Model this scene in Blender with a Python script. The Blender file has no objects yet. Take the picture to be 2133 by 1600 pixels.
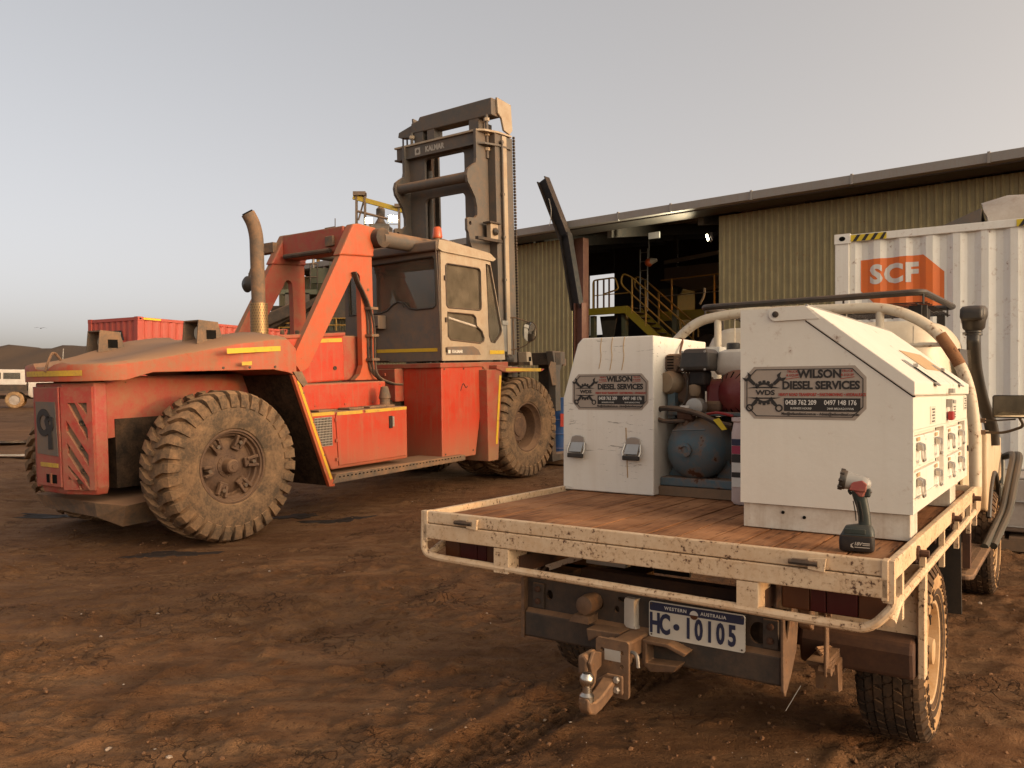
import bpy, bmesh, math, random
import numpy as np
from mathutils import Vector, Matrix
random.seed(7); RNG=np.random.default_rng(7)
D=bpy.data; SC=bpy.context.scene; COL=SC.collection
R=math.radians
# ------------------------------------------------------------------ camera, sky, sun, exposure
F_PX=1716.0; HOR=815.0; CAMH=1.5
cam=D.cameras.new('camera'); camo=D.objects.new('camera',cam); COL.objects.link(camo)
camo.location=(0,0,CAMH); camo.rotation_euler=(R(90),0,0)
cam.sensor_fit='HORIZONTAL'; cam.sensor_width=36.0; cam.lens=36.0*F_PX/2133.0
cam.shift_y=(HOR-800.0)/2133.0; cam.clip_start=0.05; cam.clip_end=3000
SC.camera=camo
SUN_EL=6.5; SUN_AZ=(0.85,-0.527)          # horizontal direction towards the sun
w=D.worlds.new('World'); SC.world=w; w.use_nodes=True
nt=w.node_tree; nt.nodes.clear()
sky=nt.nodes.new('ShaderNodeTexSky'); sky.sky_type='NISHITA'; sky.sun_disc=False
sky.sun_elevation=R(SUN_EL); sky.sun_rotation=math.atan2(SUN_AZ[0],SUN_AZ[1])
sky.air_density=.13; sky.dust_density=10.0; sky.ozone_density=.1; sky.altitude=600
bg=nt.nodes.new('ShaderNodeBackground'); bg.inputs[1].default_value=0.15
wo=nt.nodes.new('ShaderNodeOutputWorld')
wb=nt.nodes.new('ShaderNodeVectorMath'); wb.operation='MULTIPLY'; wb.inputs[1].default_value=(5.6,4.95,3.88)   # thin dry air: scaled up and white-balanced
gm_=nt.nodes.new('ShaderNodeGamma'); gm_.inputs[1].default_value=.62   # evens the hazy sky out
nt.links.new(sky.outputs[0],gm_.inputs[0]); nt.links.new(gm_.outputs[0],wb.inputs[0]); nt.links.new(wb.outputs[0],bg.inputs[0]); nt.links.new(bg.outputs[0],wo.inputs[0])
sl=D.lights.new('sun','SUN'); sl.energy=0.95; sl.angle=R(3.0); sl.color=(1.0,0.42,0.06)
so=D.objects.new('sun',sl); COL.objects.link(so)
sd=Vector((SUN_AZ[0],SUN_AZ[1],math.tan(R(SUN_EL)))).normalized()
so.rotation_euler=sd.to_track_quat('Z','Y').to_euler(); so.location=(20,-15,10)
vs=SC.view_settings; vs.view_transform='Standard'; vs.look='None'; vs.exposure=0.3; vs.gamma=1.0
SC.cycles.max_bounces=4; SC.cycles.diffuse_bounces=2; SC.cycles.glossy_bounces=2; SC.cycles.transparent_max_bounces=12; SC.cycles.caustics_reflective=False; SC.cycles.caustics_refractive=False; SC.cycles.use_denoising=True
# ------------------------------------------------------------------ materials
def mk(name):
    m=D.materials.new(name); m.use_nodes=True; n=m.node_tree
    return m,n,n.nodes['Principled BSDF']
def nd(n,t,**k):
    x=n.nodes.new(t)
    for a,b in k.items(): setattr(x,a,b)
    return x
def lk(n,a,b): n.links.new(a,b)
def noise(n,co,scale,detail=5,rough=.6,dist=0):
    x=nd(n,'ShaderNodeTexNoise'); x.inputs['Scale'].default_value=scale; x.inputs['Detail'].default_value=detail
    x.inputs['Roughness'].default_value=rough; x.inputs['Distortion'].default_value=dist
    lk(n,co,x.inputs['Vector']); return x.outputs['Fac']
def ramp(n,fac,a,b,lo=0.,hi=1.):
    x=nd(n,'ShaderNodeMapRange'); x.inputs[1].default_value=a; x.inputs[2].default_value=b
    x.inputs[3].default_value=lo; x.inputs[4].default_value=hi; x.clamp=True
    lk(n,fac,x.inputs[0]); return x.outputs[0]
def math_(n,op,a,b):
    x=nd(n,'ShaderNodeMath',operation=op); x.use_clamp=True
    for i,v in enumerate((a,b)):
        if isinstance(v,(int,float)): x.inputs[i].default_value=v
        else: lk(n,v,x.inputs[i])
    return x.outputs[0]
def mix(n,fac,a,b):
    x=nd(n,'ShaderNodeMix',data_type='RGBA')
    for i,v in ((0,fac),(6,a),(7,b)):
        if isinstance(v,(int,float)): x.inputs[i].default_value=v
        elif isinstance(v,tuple): x.inputs[i].default_value=(*v[:3],1)
        else: lk(n,v,x.inputs[i])
    return x.outputs[2]
DUST=(.27,.155,.085)
MATS={}
def paint(name,col,rough=.45,metal=0.,dust=.25,up=.6,rust=0.,rustcol=(.09,.035,.015),rscale=28,var=.12,bump=.15,dcol=DUST,streak=.0,scratch=0.,low=None,spec=.5,coat=0,chipcol=None):
    """procedural surface: colour variation, settled dust, rust spots, run streaks, scratches"""
    m,n,b=mk(name); tc=nd(n,'ShaderNodeTexCoord'); co=tc.outputs['Object']
    big=noise(n,co,2.3,6,.62); fine=noise(n,co,55,4,.6)
    c=mix(n,ramp(n,big,.3,.75,0,var*2),tuple(col),tuple(x*.55 for x in col))
    if chipcol is not None:
        c=mix(n,ramp(n,noise(n,co,9,7,.75),.57,.66,0,.75),c,tuple(chipcol))
    if streak>0:
        mp=nd(n,'ShaderNodeMapping'); mp.inputs['Scale'].default_value=(14,14,.7); lk(n,co,mp.inputs['Vector'])
        s=noise(n,mp.outputs[0],1.6,4,.6); c=mix(n,ramp(n,s,.5,.72,0,streak),c,dcol)
    geo=nd(n,'ShaderNodeNewGeometry'); sep=nd(n,'ShaderNodeSeparateXYZ'); lk(n,geo.outputs['Normal'],sep.inputs[0])
    upf=math_(n,'MULTIPLY',ramp(n,sep.outputs[2],.15,.85),up)
    mid0=noise(n,co,5.5,7,.72,.25); grit=noise(n,co,38,3,.65); md_=nd(n,'ShaderNodeMath',operation='ADD'); lk(n,mid0,md_.inputs[0]); lk(n,ramp(n,grit,.3,.7,-.07,.07),md_.inputs[1]); mid=md_.outputs[0]
    df=math_(n,'ADD',ramp(n,mid,.38,.70,dust*.22,min(1,dust*1.75)),math_(n,'MULTIPLY',upf,ramp(n,mid,.2,.6,.6,1.15)))
    if low is not None:   # dirt thrown up from the ground, in object height
        sp=nd(n,'ShaderNodeSeparateXYZ'); lk(n,co,sp.inputs[0])
        hgt=nd(n,'ShaderNodeMath',operation='ADD'); lk(n,sp.outputs[2],hgt.inputs[0]); lk(n,ramp(n,mid,.3,.7,-.12,.12),hgt.inputs[1])
        df=math_(n,'ADD',df,ramp(n,hgt.outputs[0],low[0],low[1],low[2],0))
    c=mix(n,df,c,tuple(dcol))
    r=ramp(n,df,0,1,rough,.92)
    if scratch>0:
        mp=nd(n,'ShaderNodeMapping'); mp.inputs['Scale'].default_value=(3,9,22); mp.inputs['Rotation'].default_value=(.3,.2,.1); lk(n,co,mp.inputs['Vector'])
        s=noise(n,mp.outputs[0],3.0,8,.72,.6); msk=noise(n,co,4.2,2,.5)
        c=mix(n,math_(n,'MULTIPLY',ramp(n,s,.60,.635,0,scratch),ramp(n,msk,.44,.58)),c,(.13,.10,.07))
    if rust>0:
        s0=noise(n,co,rscale,6,.66); ms_=noise(n,co,rscale*.11,4,.6); sm_=nd(n,'ShaderNodeMath',operation='ADD'); lk(n,s0,sm_.inputs[0]); lk(n,ramp(n,ms_,.3,.7,-.10,.07),sm_.inputs[1]); s=sm_.outputs[0]; k=ramp(n,s,.70-rust*.25,.74-rust*.25)
        c=mix(n,ramp(n,s,.60-rust*.25,.74-rust*.25,0,.5),c,(.30,.14,.05)); c=mix(n,k,c,tuple(rustcol)); r=math_(n,'MAXIMUM',r,math_(n,'MULTIPLY',k,.9))
    lk(n,c,b.inputs['Base Color']); lk(n,r,b.inputs['Roughness']); b.inputs['Metallic'].default_value=metal
    b.inputs['Specular IOR Level'].default_value=spec
    if bump>0:
        bp=nd(n,'ShaderNodeBump'); bp.inputs['Strength'].default_value=bump; bp.inputs['Distance'].default_value=.01
        lk(n,math_(n,'ADD',math_(n,'MULTIPLY',fine,.5),math_(n,'MULTIPLY',mid,.5)),bp.inputs['Height']); lk(n,bp.outputs[0],b.inputs['Normal'])
    MATS[name]=m; return m
def plain(name,col,rough=.6,metal=0.,emit=None,spec=.5):
    m,n,b=mk(name); tc=nd(n,'ShaderNodeTexCoord')
    f=noise(n,tc.outputs['Object'],11,5,.65)
    lk(n,mix(n,ramp(n,f,.35,.7,0,.35),tuple(col),tuple(x*.6+.015 for x in col)),b.inputs['Base Color'])
    b.inputs['Roughness'].default_value=rough; b.inputs['Metallic'].default_value=metal; b.inputs['Specular IOR Level'].default_value=spec
    if emit: b.inputs['Emission Color'].default_value=(*emit[:3],1); b.inputs['Emission Strength'].default_value=emit[3]
    MATS[name]=m; return m
def glass(name,tint,haze,rough=.02,dust=.15):
    """clear pane: fresnel reflection over a tinted see-through, with a film of pale dust"""
    m,n,b=mk(name); tc=nd(n,'ShaderNodeTexCoord'); f=noise(n,tc.outputs['Object'],4,8,.7)
    tr=nd(n,'ShaderNodeBsdfTransparent'); tr.inputs[0].default_value=(*tint,1)
    gl=nd(n,'ShaderNodeBsdfGlossy'); gl.inputs['Roughness'].default_value=rough; gl.inputs[0].default_value=(.95,.95,.95,1)
    fr=nd(n,'ShaderNodeFresnel'); fr.inputs[0].default_value=1.75
    ms=nd(n,'ShaderNodeMixShader'); lk(n,fr.outputs[0],ms.inputs[0]); lk(n,tr.outputs[0],ms.inputs[1]); lk(n,gl.outputs[0],ms.inputs[2])
    df=nd(n,'ShaderNodeBsdfDiffuse'); df.inputs[0].default_value=(.40,.33,.25,1)
    m2=nd(n,'ShaderNodeMixShader'); lk(n,ramp(n,f,.35,.75,haze,haze+dust),m2.inputs[0]); lk(n,ms.outputs[0],m2.inputs[1]); lk(n,df.outputs[0],m2.inputs[2])
    lk(n,m2.outputs[0],n.nodes['Material Output'].inputs[0]); MATS[name]=m; return m
RED=(.50,.034,.012); ORANGE=(.52,.075,.018)
paint('red',RED,.40,dust=.20,up=.95,streak=.40,scratch=.5,low=(.45,1.0,.55),rust=.05,rscale=40)
paint('red_dusty',(.36,.04,.022),.5,dust=.45,up=.95,low=(.4,.9,.6),rust=.05,rscale=40)
paint('red_worn',(.36,.030,.026),.5,dust=.46,up=.95,streak=.25,rust=.03,rscale=25,chipcol=None,dcol=(.30,.16,.10))
paint('bonnet_dust',(.46,.06,.018),.5,dust=.50,up=1.,streak=.45,rust=.06,rscale=30,dcol=(.29,.165,.095))
paint('orange',ORANGE,.45,dust=.30,up=.95,streak=.35,rust=.05,rscale=35)
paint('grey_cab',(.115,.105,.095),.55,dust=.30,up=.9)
paint('sunlit_beige',(.42,.345,.25),.5,dust=.28,up=.8)  # cab grey with the low sun's warm brightness painted into the colour
paint('mast_grey',(.085,.082,.076),.6,dust=.18,up=.9,rust=.06,rscale=18)
paint('dusty_steel',(.09,.075,.06),.7,dust=.55,up=1.)
paint('dark_steel',(.028,.025,.022),.7,dust=.18,up=.6)
paint('under_black',(.018,.015,.013),.85,dust=.15,up=.4,spec=.1)
paint('tyre_big',(.07,.055,.042),.9,dust=.68,up=.5,bump=.3,spec=.15,dcol=(.31,.185,.10))
paint('tyre_ute',(.028,.024,.021),.85,dust=.30,up=.4,bump=.3,spec=.2,dcol=(.20,.11,.055))
paint('tyre_side',(.24,.14,.075),.9,dust=.8,up=.4,bump=.25,spec=.15,dcol=(.58,.37,.19))  # dust colour brightened to carry the sunlight on the sidewall
paint('rim_dust',(.085,.045,.028),.7,dust=.40,up=.8,dcol=(.25,.14,.075))
paint('yellow_tape',(.72,.46,.02),.5,dust=.12,up=.2,chipcol=(.30,.13,.04),bump=.05)
paint('yellow_tape_worn',(.66,.42,.03),.5,dust=.35,up=.2,chipcol=(.28,.10,.04),bump=.05)
paint('yellow_paint',(.40,.30,.02),.5,dust=.2,up=.4,rust=.05)
paint('rail_orange',(.50,.27,.04),.5,dust=.2,up=.4)
paint('box_white',(.78,.74,.655),.42,dust=.05,up=.05,scratch=.0,streak=.05,rust=.02,rscale=16,dcol=(.42,.31,.20),bump=.12,var=.06)
paint('box_scuffed',(.83,.79,.71),.42,dust=.05,up=.05,scratch=.75,streak=.12,rust=.0,dcol=(.45,.32,.19),bump=.12,var=.06)
paint('box_plinth',(.72,.67,.58),.5,dust=.30,up=.1,streak=.35,rust=.07,rscale=22,dcol=(.33,.22,.13),var=.1)
paint('tray_paint',(.76,.58,.39),.5,dust=.34,up=.15,rust=.40,rscale=60,dcol=(.52,.31,.15),streak=.3,var=.1,rustcol=(.10,.05,.03))
paint('tray_wood',(.30,.14,.06),.8,dust=.55,up=.0,bump=.3,dcol=(.36,.165,.07))
paint('hoop_white',(.66,.58,.45),.45,dust=.15,up=.2,rust=.33,rscale=22,dcol=(.42,.28,.16))
paint('cab_white',(.72,.64,.50),.35,dust=.16,up=.2,dcol=(.45,.29,.15),low=(.65,1.1,.5))
paint('door_dirty',(.72,.62,.46),.4,dust=.25,up=.1,streak=.45,dcol=(.42,.25,.11),low=(.6,1.15,.6))
paint('tow_black',(.03,.026,.022),.6,dust=.16,up=.9,dcol=(.26,.14,.07))
paint('tow_dust',(.085,.05,.032),.5,dust=.26,up=.6,dcol=(.36,.20,.10),rust=.2,rscale=35)
paint('brown_flap',(.055,.026,.016),.8,dust=.3,up=.4,dcol=(.15,.065,.03))
paint('black_plastic',(.02,.021,.02),.45,dust=.06,up=.15,bump=.05)
paint('black_tube',(.02,.022,.02),.4,dust=.12,up=.25,bump=.05)
paint('green_tube',(.05,.055,.045),.4,dust=.04,up=.25,bump=.05)
paint('chrome',(.55,.52,.47),.25,metal=1.,dust=.12,up=.1,bump=.02)
paint('galv',(.42,.41,.38),.45,metal=.7,dust=.15,up=.2)
paint('tank_blue',(.055,.125,.165),.5,dust=.25,up=.55,rust=.20,rscale=12,dcol=(.22,.12,.06))
paint('engine_red',(.17,.014,.018),.45,dust=.15,up=.5)
paint('engine_brown',(.09,.06,.045),.7,dust=.4,up=.6)
paint('engine_alloy',(.27,.21,.14),.6,dust=.35,up=.5)
paint('muffler',(.06,.045,.04),.7,dust=.35,up=.5,rust=.2)
paint('fuel_white',(.62,.56,.48),.4,dust=.12,up=.1)
paint('plastic_pinkwhite',(.62,.50,.47),.45,dust=.08,up=.1)
paint('hose_black',(.022,.02,.019),.5,dust=.2,up=.5)
paint('shed_olive',(.33,.275,.135),.6,dust=.10,up=.1,streak=.38,dcol=(.15,.105,.06),var=.3,rust=.04,rscale=9,bump=.02)
paint('shed_gutter',(.30,.285,.265),.55,dust=.1,up=.3,streak=.2,var=.1)
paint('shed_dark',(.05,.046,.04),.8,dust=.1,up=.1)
paint('steel_black',(.012,.012,.013),.6,dust=.05,up=.2,spec=.3)
paint('steel_maroon',(.10,.032,.022),.6,dust=.15,up=.2)
paint('plant_green',(.09,.115,.075),.6,dust=.2,up=.3,rust=.1)
paint('plant_grey',(.10,.095,.085),.7,dust=.3,up=.4)
paint('hopper_grey',(.22,.21,.19),.55,metal=.3,dust=.2,up=.2,streak=.3)
paint('cont_white',(.80,.78,.72),.45,dust=.07,up=.3,rust=.10,rscale=14,streak=.14,dcol=(.42,.32,.2),bump=.04,var=.05)
paint('cont_red',(.44,.06,.045),.5,dust=.15,up=.3,streak=.2)
paint('logo_orange',(.80,.17,.02),.5,dust=.08,up=.1)
paint('drum_blue',(.015,.10,.32),.4,dust=.15,up=.3)
paint('timber',(.16,.11,.07),.85,dust=.4,up=.4)
paint('tarp_white',(.55,.50,.44),.6,dust=.15,up=.3)
paint('torch_green',(.016,.030,.028),.45,dust=.05,up=.1,bump=.05)
paint('torch_grey',(.30,.30,.29),.4,dust=.05,up=.1,bump=.03)
paint('torch_red',(.30,.06,.06),.5,dust=.45,up=.1,bump=.03)
paint('seat_cloth',(.10,.09,.085),.9,dust=.2,up=.2)
paint('far_white',(.68,.66,.62),.4,dust=.15,up=.1,low=(.5,1.0,.4))
plain('seam',(.008,.007,.006),.9,spec=.05); plain('ink_black',(.02,.016,.014),.6); plain('ink_red',(.40,.04,.025),.6); plain('ink_white',(.70,.67,.62),.6)
plain('ink_blue',(.018,.022,.06),.5); plain('ink_grey',(.42,.38,.33),.6); plain('plate_white',(.66,.61,.52),.5); plain('ink_yellow',(.68,.5,.02),.5)
plain('lens_red',(.06,.004,.004),.35); plain('lens_amber',(.10,.032,.008),.4); plain('lens_clear',(.5,.48,.42),.2); plain('beacon',(.55,.10,.03),.3)
plain('padlock_red',(.30,.012,.012),.4); plain('brass',(.45,.28,.08),.4,metal=.8); plain('label_magenta',(.35,.03,.08),.5)
plain('foil',(.40,.33,.27),.42,metal=.15); plain('paper_tan',(.50,.33,.17),.7)
plain('lamp_lit',(1,.95,.7),.3,emit=(1,.93,.62,60)); plain('mirror_glass',(.75,.75,.72),.03,metal=1.)
glass('glass_cab',(.92,.93,.90),.10,.02,.16); glass('glass_dark',(.30,.30,.28),.05,.04,.10)
# ------------------------------------------------------------------ mesh builder
class MB:
    def __init__(s): s.v=[]; s.f=[]; s.mi=[]; s.cur=0
    def add(s,vs,fs):
        o=len(s.v); s.v+= [tuple(map(float,p)) for p in vs]; s.f+=[tuple(i+o for i in f) for f in fs]; s.mi+=[s.cur]*len(fs); return s
    def box(s,x0,x1,y0,y1,z0,z1):
        return s.add([(x0,y0,z0),(x1,y0,z0),(x1,y1,z0),(x0,y1,z0),(x0,y0,z1),(x1,y0,z1),(x1,y1,z1),(x0,y1,z1)],
          [(3,2,1,0),(4,5,6,7),(0,1,5,4),(1,2,6,5),(2,3,7,6),(3,0,4,7)])
    def bar(s,p,q,w,h,up=(0,0,1)):
        p=Vector(p); q=Vector(q); d=(q-p).normalized(); u=Vector(up)
        if abs(d.dot(u))>.98: u=Vector((0,1,0))
        r=d.cross(u).normalized(); u=r.cross(d)
        vs=[]
        for c in (p,q):
            for a,b in ((-1,-1),(1,-1),(1,1),(-1,1)): vs.append(c+r*(a*w/2)+u*(b*h/2))
        return s.add(vs,[(3,2,1,0),(4,5,6,7),(0,1,5,4),(1,2,6,5),(2,3,7,6),(3,0,4,7)])
    def prism(s,pts,plane,a,b):
        """polygon in 'xy','xz' or 'yz' extruded along the third axis from a to b"""
        mp={'xy':lambda p,c:(p[0],p[1],c),'xz':lambda p,c:(p[0],c,p[1]),'yz':lambda p,c:(c,p[0],p[1])}[plane]
        n=len(pts); A=sum(pts[i][0]*pts[(i+1)%n][1]-pts[(i+1)%n][0]*pts[i][1] for i in range(n))
        vs=[mp(p,a) for p in pts]+[mp(p,b) for p in pts]
        fs=[tuple(range(n))[::-1],tuple(range(n,2*n))]+[(i,(i+1)%n,n+(i+1)%n,n+i) for i in range(n)]
        flip=((A<0) ^ (b<a)) ^ (plane=='xz')
        if flip: fs=[f[::-1] for f in fs]
        return s.add(vs,fs)
    def cyl(s,p,q,r0,r1=None,n=16,cap=True):
        r1=r0 if r1 is None else r1
        p=Vector(p); q=Vector(q); d=(q-p).normalized(); u=Vector((0,0,1)) if abs(d.z)<.9 else Vector((1,0,0))
        a=d.cross(u).normalized(); b=d.cross(a)
        vs=[]
        for c,r in ((p,r0),(q,r1)):
            for i in range(n):
                t=2*math.pi*i/n; vs.append(c+a*(math.cos(t)*r)+b*(math.sin(t)*r))
        fs=[(i,(i+1)%n,n+(i+1)%n,n+i) for i in range(n)]
        if cap: fs+=[tuple(range(n))[::-1],tuple(range(n,2*n))]
        return s.add(vs,fs)
    def tube(s,path,r,n=8,closed=False):
        P=[Vector(p) for p in path]; m=len(P); rs=r if isinstance(r,(list,tuple)) else [r]*m
        T=[]
        for i in range(m):
            if closed: t=P[(i+1)%m]-P[i-1]
            else: t=P[min(i+1,m-1)]-P[max(i-1,0)]
            T.append(t.normalized())
        u=Vector((0,0,1)) if abs(T[0].z)<.9 else Vector((1,0,0)); a=T[0].cross(u).normalized()
        vs=[]
        for i in range(m):
            a=(a-T[i]*a.dot(T[i])).normalized(); b=T[i].cross(a)
            for j in range(n):
                t=2*math.pi*j/n; vs.append(P[i]+a*(math.cos(t)*rs[i])+b*(math.sin(t)*rs[i]))
        fs=[]
        for i in range(m if closed else m-1):
            k=(i+1)%m
            for j in range(n): fs.append((i*n+j,i*n+(j+1)%n,k*n+(j+1)%n,k*n+j))
        if not closed: fs+=[tuple(range(n))[::-1],tuple((m-1)*n+j for j in range(n))]
        return s.add(vs,fs)
    def lathe(s,prof,c,axis,n=32,cap=False,a0=0,a1=2*math.pi):
        """prof: (distance along axis, radius)"""
        c=Vector(c); d=Vector(axis).normalized(); u=Vector((0,0,1)) if abs(d.z)<.9 else Vector((1,0,0))
        a=d.cross(u).normalized(); b=d.cross(a); vs=[]; full=abs(a1-a0-2*math.pi)<1e-6; k=n if full else n+1
        for h,r in prof:
            for i in range(k):
                t=a0+(a1-a0)*i/n; vs.append(c+d*h+a*(math.cos(t)*r)+b*(math.sin(t)*r))
        fs=[]
        for j in range(len(prof)-1):
            for i in range(n):
                i2=(i+1)%k; fs.append((j*k+i,j*k+i2,(j+1)*k+i2,(j+1)*k+i))
        if cap: fs+=[tuple(range(k))[::-1],tuple((len(prof)-1)*k+i for i in range(k))]
        return s.add(vs,fs)
    def loft(s,rings,closed=True,cap=True):
        k=len(rings[0]); vs=[p for r in rings for p in r]; fs=[]
        for j in range(len(rings)-1):
            for i in range(k if closed else k-1):
                i2=(i+1)%k; fs.append((j*k+i,j*k+i2,(j+1)*k+i2,(j+1)*k+i))
        if cap and closed: fs+=[tuple(range(k))[::-1],tuple((len(rings)-1)*k+i for i in range(k))]
        return s.add(vs,fs)
    def sphere(s,c,r,n=16,m=10,sc=(1,1,1)):
        vs=[];fs=[]
        for j in range(m+1):
            p=math.pi*j/m
            for i in range(n):
                t=2*math.pi*i/n; vs.append((c[0]+r*sc[0]*math.sin(p)*math.cos(t),c[1]+r*sc[1]*math.sin(p)*math.sin(t),c[2]+r*sc[2]*math.cos(p)))
        for j in range(m):
            for i in range(n): fs.append((j*n+i,(j+1)*n+i,(j+1)*n+(i+1)%n,j*n+(i+1)%n))
        return s.add(vs,fs)
    def _curve(s,cu,o,ex,ey,ez):
        ob=D.objects.new('tmp',cu); me=D.meshes.new_from_object(ob)
        o,ex,ey,ez=map(Vector,(o,ex,ey,ez))
        s.add([o+ex*v.co.x+ey*v.co.y+ez*v.co.z for v in me.vertices],[tuple(p.vertices) for p in me.polygons])
        D.objects.remove(ob); D.curves.remove(cu); D.meshes.remove(me); return s
    def plate(s,outline,holes,o,ex,ey,th):
        """flat plate with holes; th is centred on the plane through o"""
        cu=D.curves.new('tmp','CURVE'); cu.dimensions='2D'; cu.fill_mode='BOTH'; cu.extrude=th/2
        for pts in [outline]+list(holes):
            sp=cu.splines.new('POLY'); sp.points.add(len(pts)-1); sp.use_cyclic_u=True
            for q,p in zip(sp.points,pts): q.co=(p[0],p[1],0,1)
        ez=Vector(ex).cross(Vector(ey)); return s._curve(cu,o,ex,ey,ez)
    def text(s,t,size,o,ex,ey,th=.001,bold=0.,sx=1.,align='CENTER',space=1.,shear=0.):
        cu=D.curves.new('tmp','FONT'); cu.body=t; cu.size=size; cu.extrude=th/2; cu.offset=bold; cu.align_x=align; cu.align_y='CENTER'
        cu.space_character=space; cu.shear=shear; cu.resolution_u=3
        ez=Vector(ex).cross(Vector(ey)); return s._curve(cu,o,Vector(ex)*sx,ey,ez)
    def mirror_x(s):
        n=len(s.v); vs=[(-x,y,z) for x,y,z in s.v]; fs=[f[::-1] for f in s.f]
        m=MB(); m.add(vs,fs); return m
    def mesh(s,name,mats,smooth=35):
        me=D.meshes.new(name); me.from_pydata(s.v,[],s.f)
        for m in (mats if isinstance(mats,(list,tuple)) else [mats]): me.materials.append(MATS[m])
        if isinstance(mats,(list,tuple)): me.polygons.foreach_set('material_index',s.mi)
        if smooth:
            me.polygons.foreach_set('use_smooth',[True]*len(me.polygons)); me.set_sharp_from_angle(angle=R(smooth))
        me.update(); return me
    def build(s,name,mat,parent=None,smooth=35,bevel=0,seg=2,loc=None,rot=None,label=None,fixn=False):
        me=s.mesh(name,mat,smooth)
        if fixn:
            bm=bmesh.new(); bm.from_mesh(me); bmesh.ops.recalc_face_normals(bm,faces=bm.faces); bm.to_mesh(me); bm.free()
        return link(name,me,parent,bevel,seg,loc,rot,label)
def link(name,me,parent=None,bevel=0,seg=2,loc=None,rot=None,label=None):
    o=D.objects.new(name,me); COL.objects.link(o)
    if parent is not None: o.parent=parent
    if loc is not None: o.location=loc
    if rot is not None: o.rotation_euler=rot
    if bevel>0:
        b=o.modifiers.new('bevel','BEVEL'); b.width=bevel; b.segments=seg; b.limit_method='ANGLE'; b.angle_limit=R(40); b.harden_normals=False
    if label: o['label']=label
    return o
def tag(o,label,cat,group=None):
    o['label']=label; o['category']=cat
    if group: o['group']=group
    return o
def thing(name,label,cat,loc=(0,0,0),rot=(0,0,0),group=None):
    o=D.objects.new(name,None); COL.objects.link(o); o.location=loc; o.rotation_euler=rot; o.empty_display_size=.2
    return tag(o,label,cat,group)
def copy_part(o,parent,loc=None,rot=None):
    c=o.copy(); COL.objects.link(c); c.parent=parent
    if loc is not None: c.location=loc
    if rot is not None: c.rotation_euler=rot
    for ch in list(o.children): copy_part(ch,c)
    return c
def arc(cx,cy,r,a0,a1,n=8,ry=None):
    ry=ry or r
    return [(cx+r*math.cos(R(a0+(a1-a0)*i/n)),cy+ry*math.sin(R(a0+(a1-a0)*i/n))) for i in range(n+1)]
def rrect(x0,x1,y0,y1,r,n=5):
    return arc(x1-r,y1-r,r,0,90,n)+arc(x0+r,y1-r,r,90,180,n)+arc(x0+r,y0+r,r,180,270,n)+arc(x1-r,y0+r,r,270,360,n)
def smooth_path(pts,n=6):
    """Catmull-Rom through the points"""
    P=[Vector(p) for p in pts]; P=[P[0]*2-P[1]]+P+[P[-1]*2-P[-2]]; out=[]
    for i in range(1,len(P)-2):
        for k in range(n):
            t=k/n; a,b,c,d=P[i-1:i+3]
            out.append(.5*((2*b)+(c-a)*t+(2*a-5*b+4*c-d)*t*t+(3*b-a-3*c+d)*t**3))
    out.append(P[-2]); return out
def roundpath(pts,r,n=5):
    """polyline with its inner corners rounded"""
    P=[Vector(p) for p in pts]; out=[P[0]]
    for i in range(1,len(P)-1):
        a=(P[i-1]-P[i]); b=(P[i+1]-P[i]); k=min(r,a.length*.49,b.length*.49); p=P[i]+a.normalized()*k; q=P[i]+b.normalized()*k
        for j in range(n+1):
            t=j/n; out.append(p*(1-t)**2+P[i]*2*t*(1-t)+q*t*t)
    out.append(P[-1]); return out
X=Vector((1,0,0)); Y=Vector((0,1,0)); Z=Vector((0,0,1))
def frame(px,d):   # world x on the camera ray at depth d
    return (px-1066.5)/F_PX*d
# numpy value noise
def vnoise(x,y,seed=0):
    def h(i,j):
        n=(i.astype(np.int64)*374761393+j.astype(np.int64)*668265263+seed*144269504)&0x7fffffff
        n=((n^(n>>13))*1274126177)&0x7fffffff
        return ((n^(n>>16))&0xffff)/65535.0
    i=np.floor(x); j=np.floor(y); u=x-i; v=y-j; u=u*u*u*(u*(u*6-15)+10); v=v*v*v*(v*(v*6-15)+10)
    return (h(i,j)*(1-u)+h(i+1,j)*u)*(1-v)+(h(i,j+1)*(1-u)+h(i+1,j+1)*u)*v-.5
def fbm(x,y,f,o,seed=0,g=.5):
    t=0;a=1
    for k in range(o): t=t+a*vnoise(x*f+17.3*k,y*f-9.1*k,seed+k); f*=2.03; a*=g
    return t
def sstep(a,b,x): t=np.clip((x-a)/(b-a),0,1); return t*t*(3-2*t)
UO=(.399,3.051); UA=R(-34.65)
def ut(x,y,z=0):
    c,s=math.cos(UA),math.sin(UA); return Vector((UO[0]+c*x-s*y,UO[1]+s*x+c*y,z))
KO=(-4.15,9.62); KA=R(-35.5); KP=R(2.3); KZ=-.11
KM=Matrix.Translation((KO[0],KO[1],KZ))@Matrix.Rotation(KA,4,'Z')@Matrix.Rotation(KP,4,'X')
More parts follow.
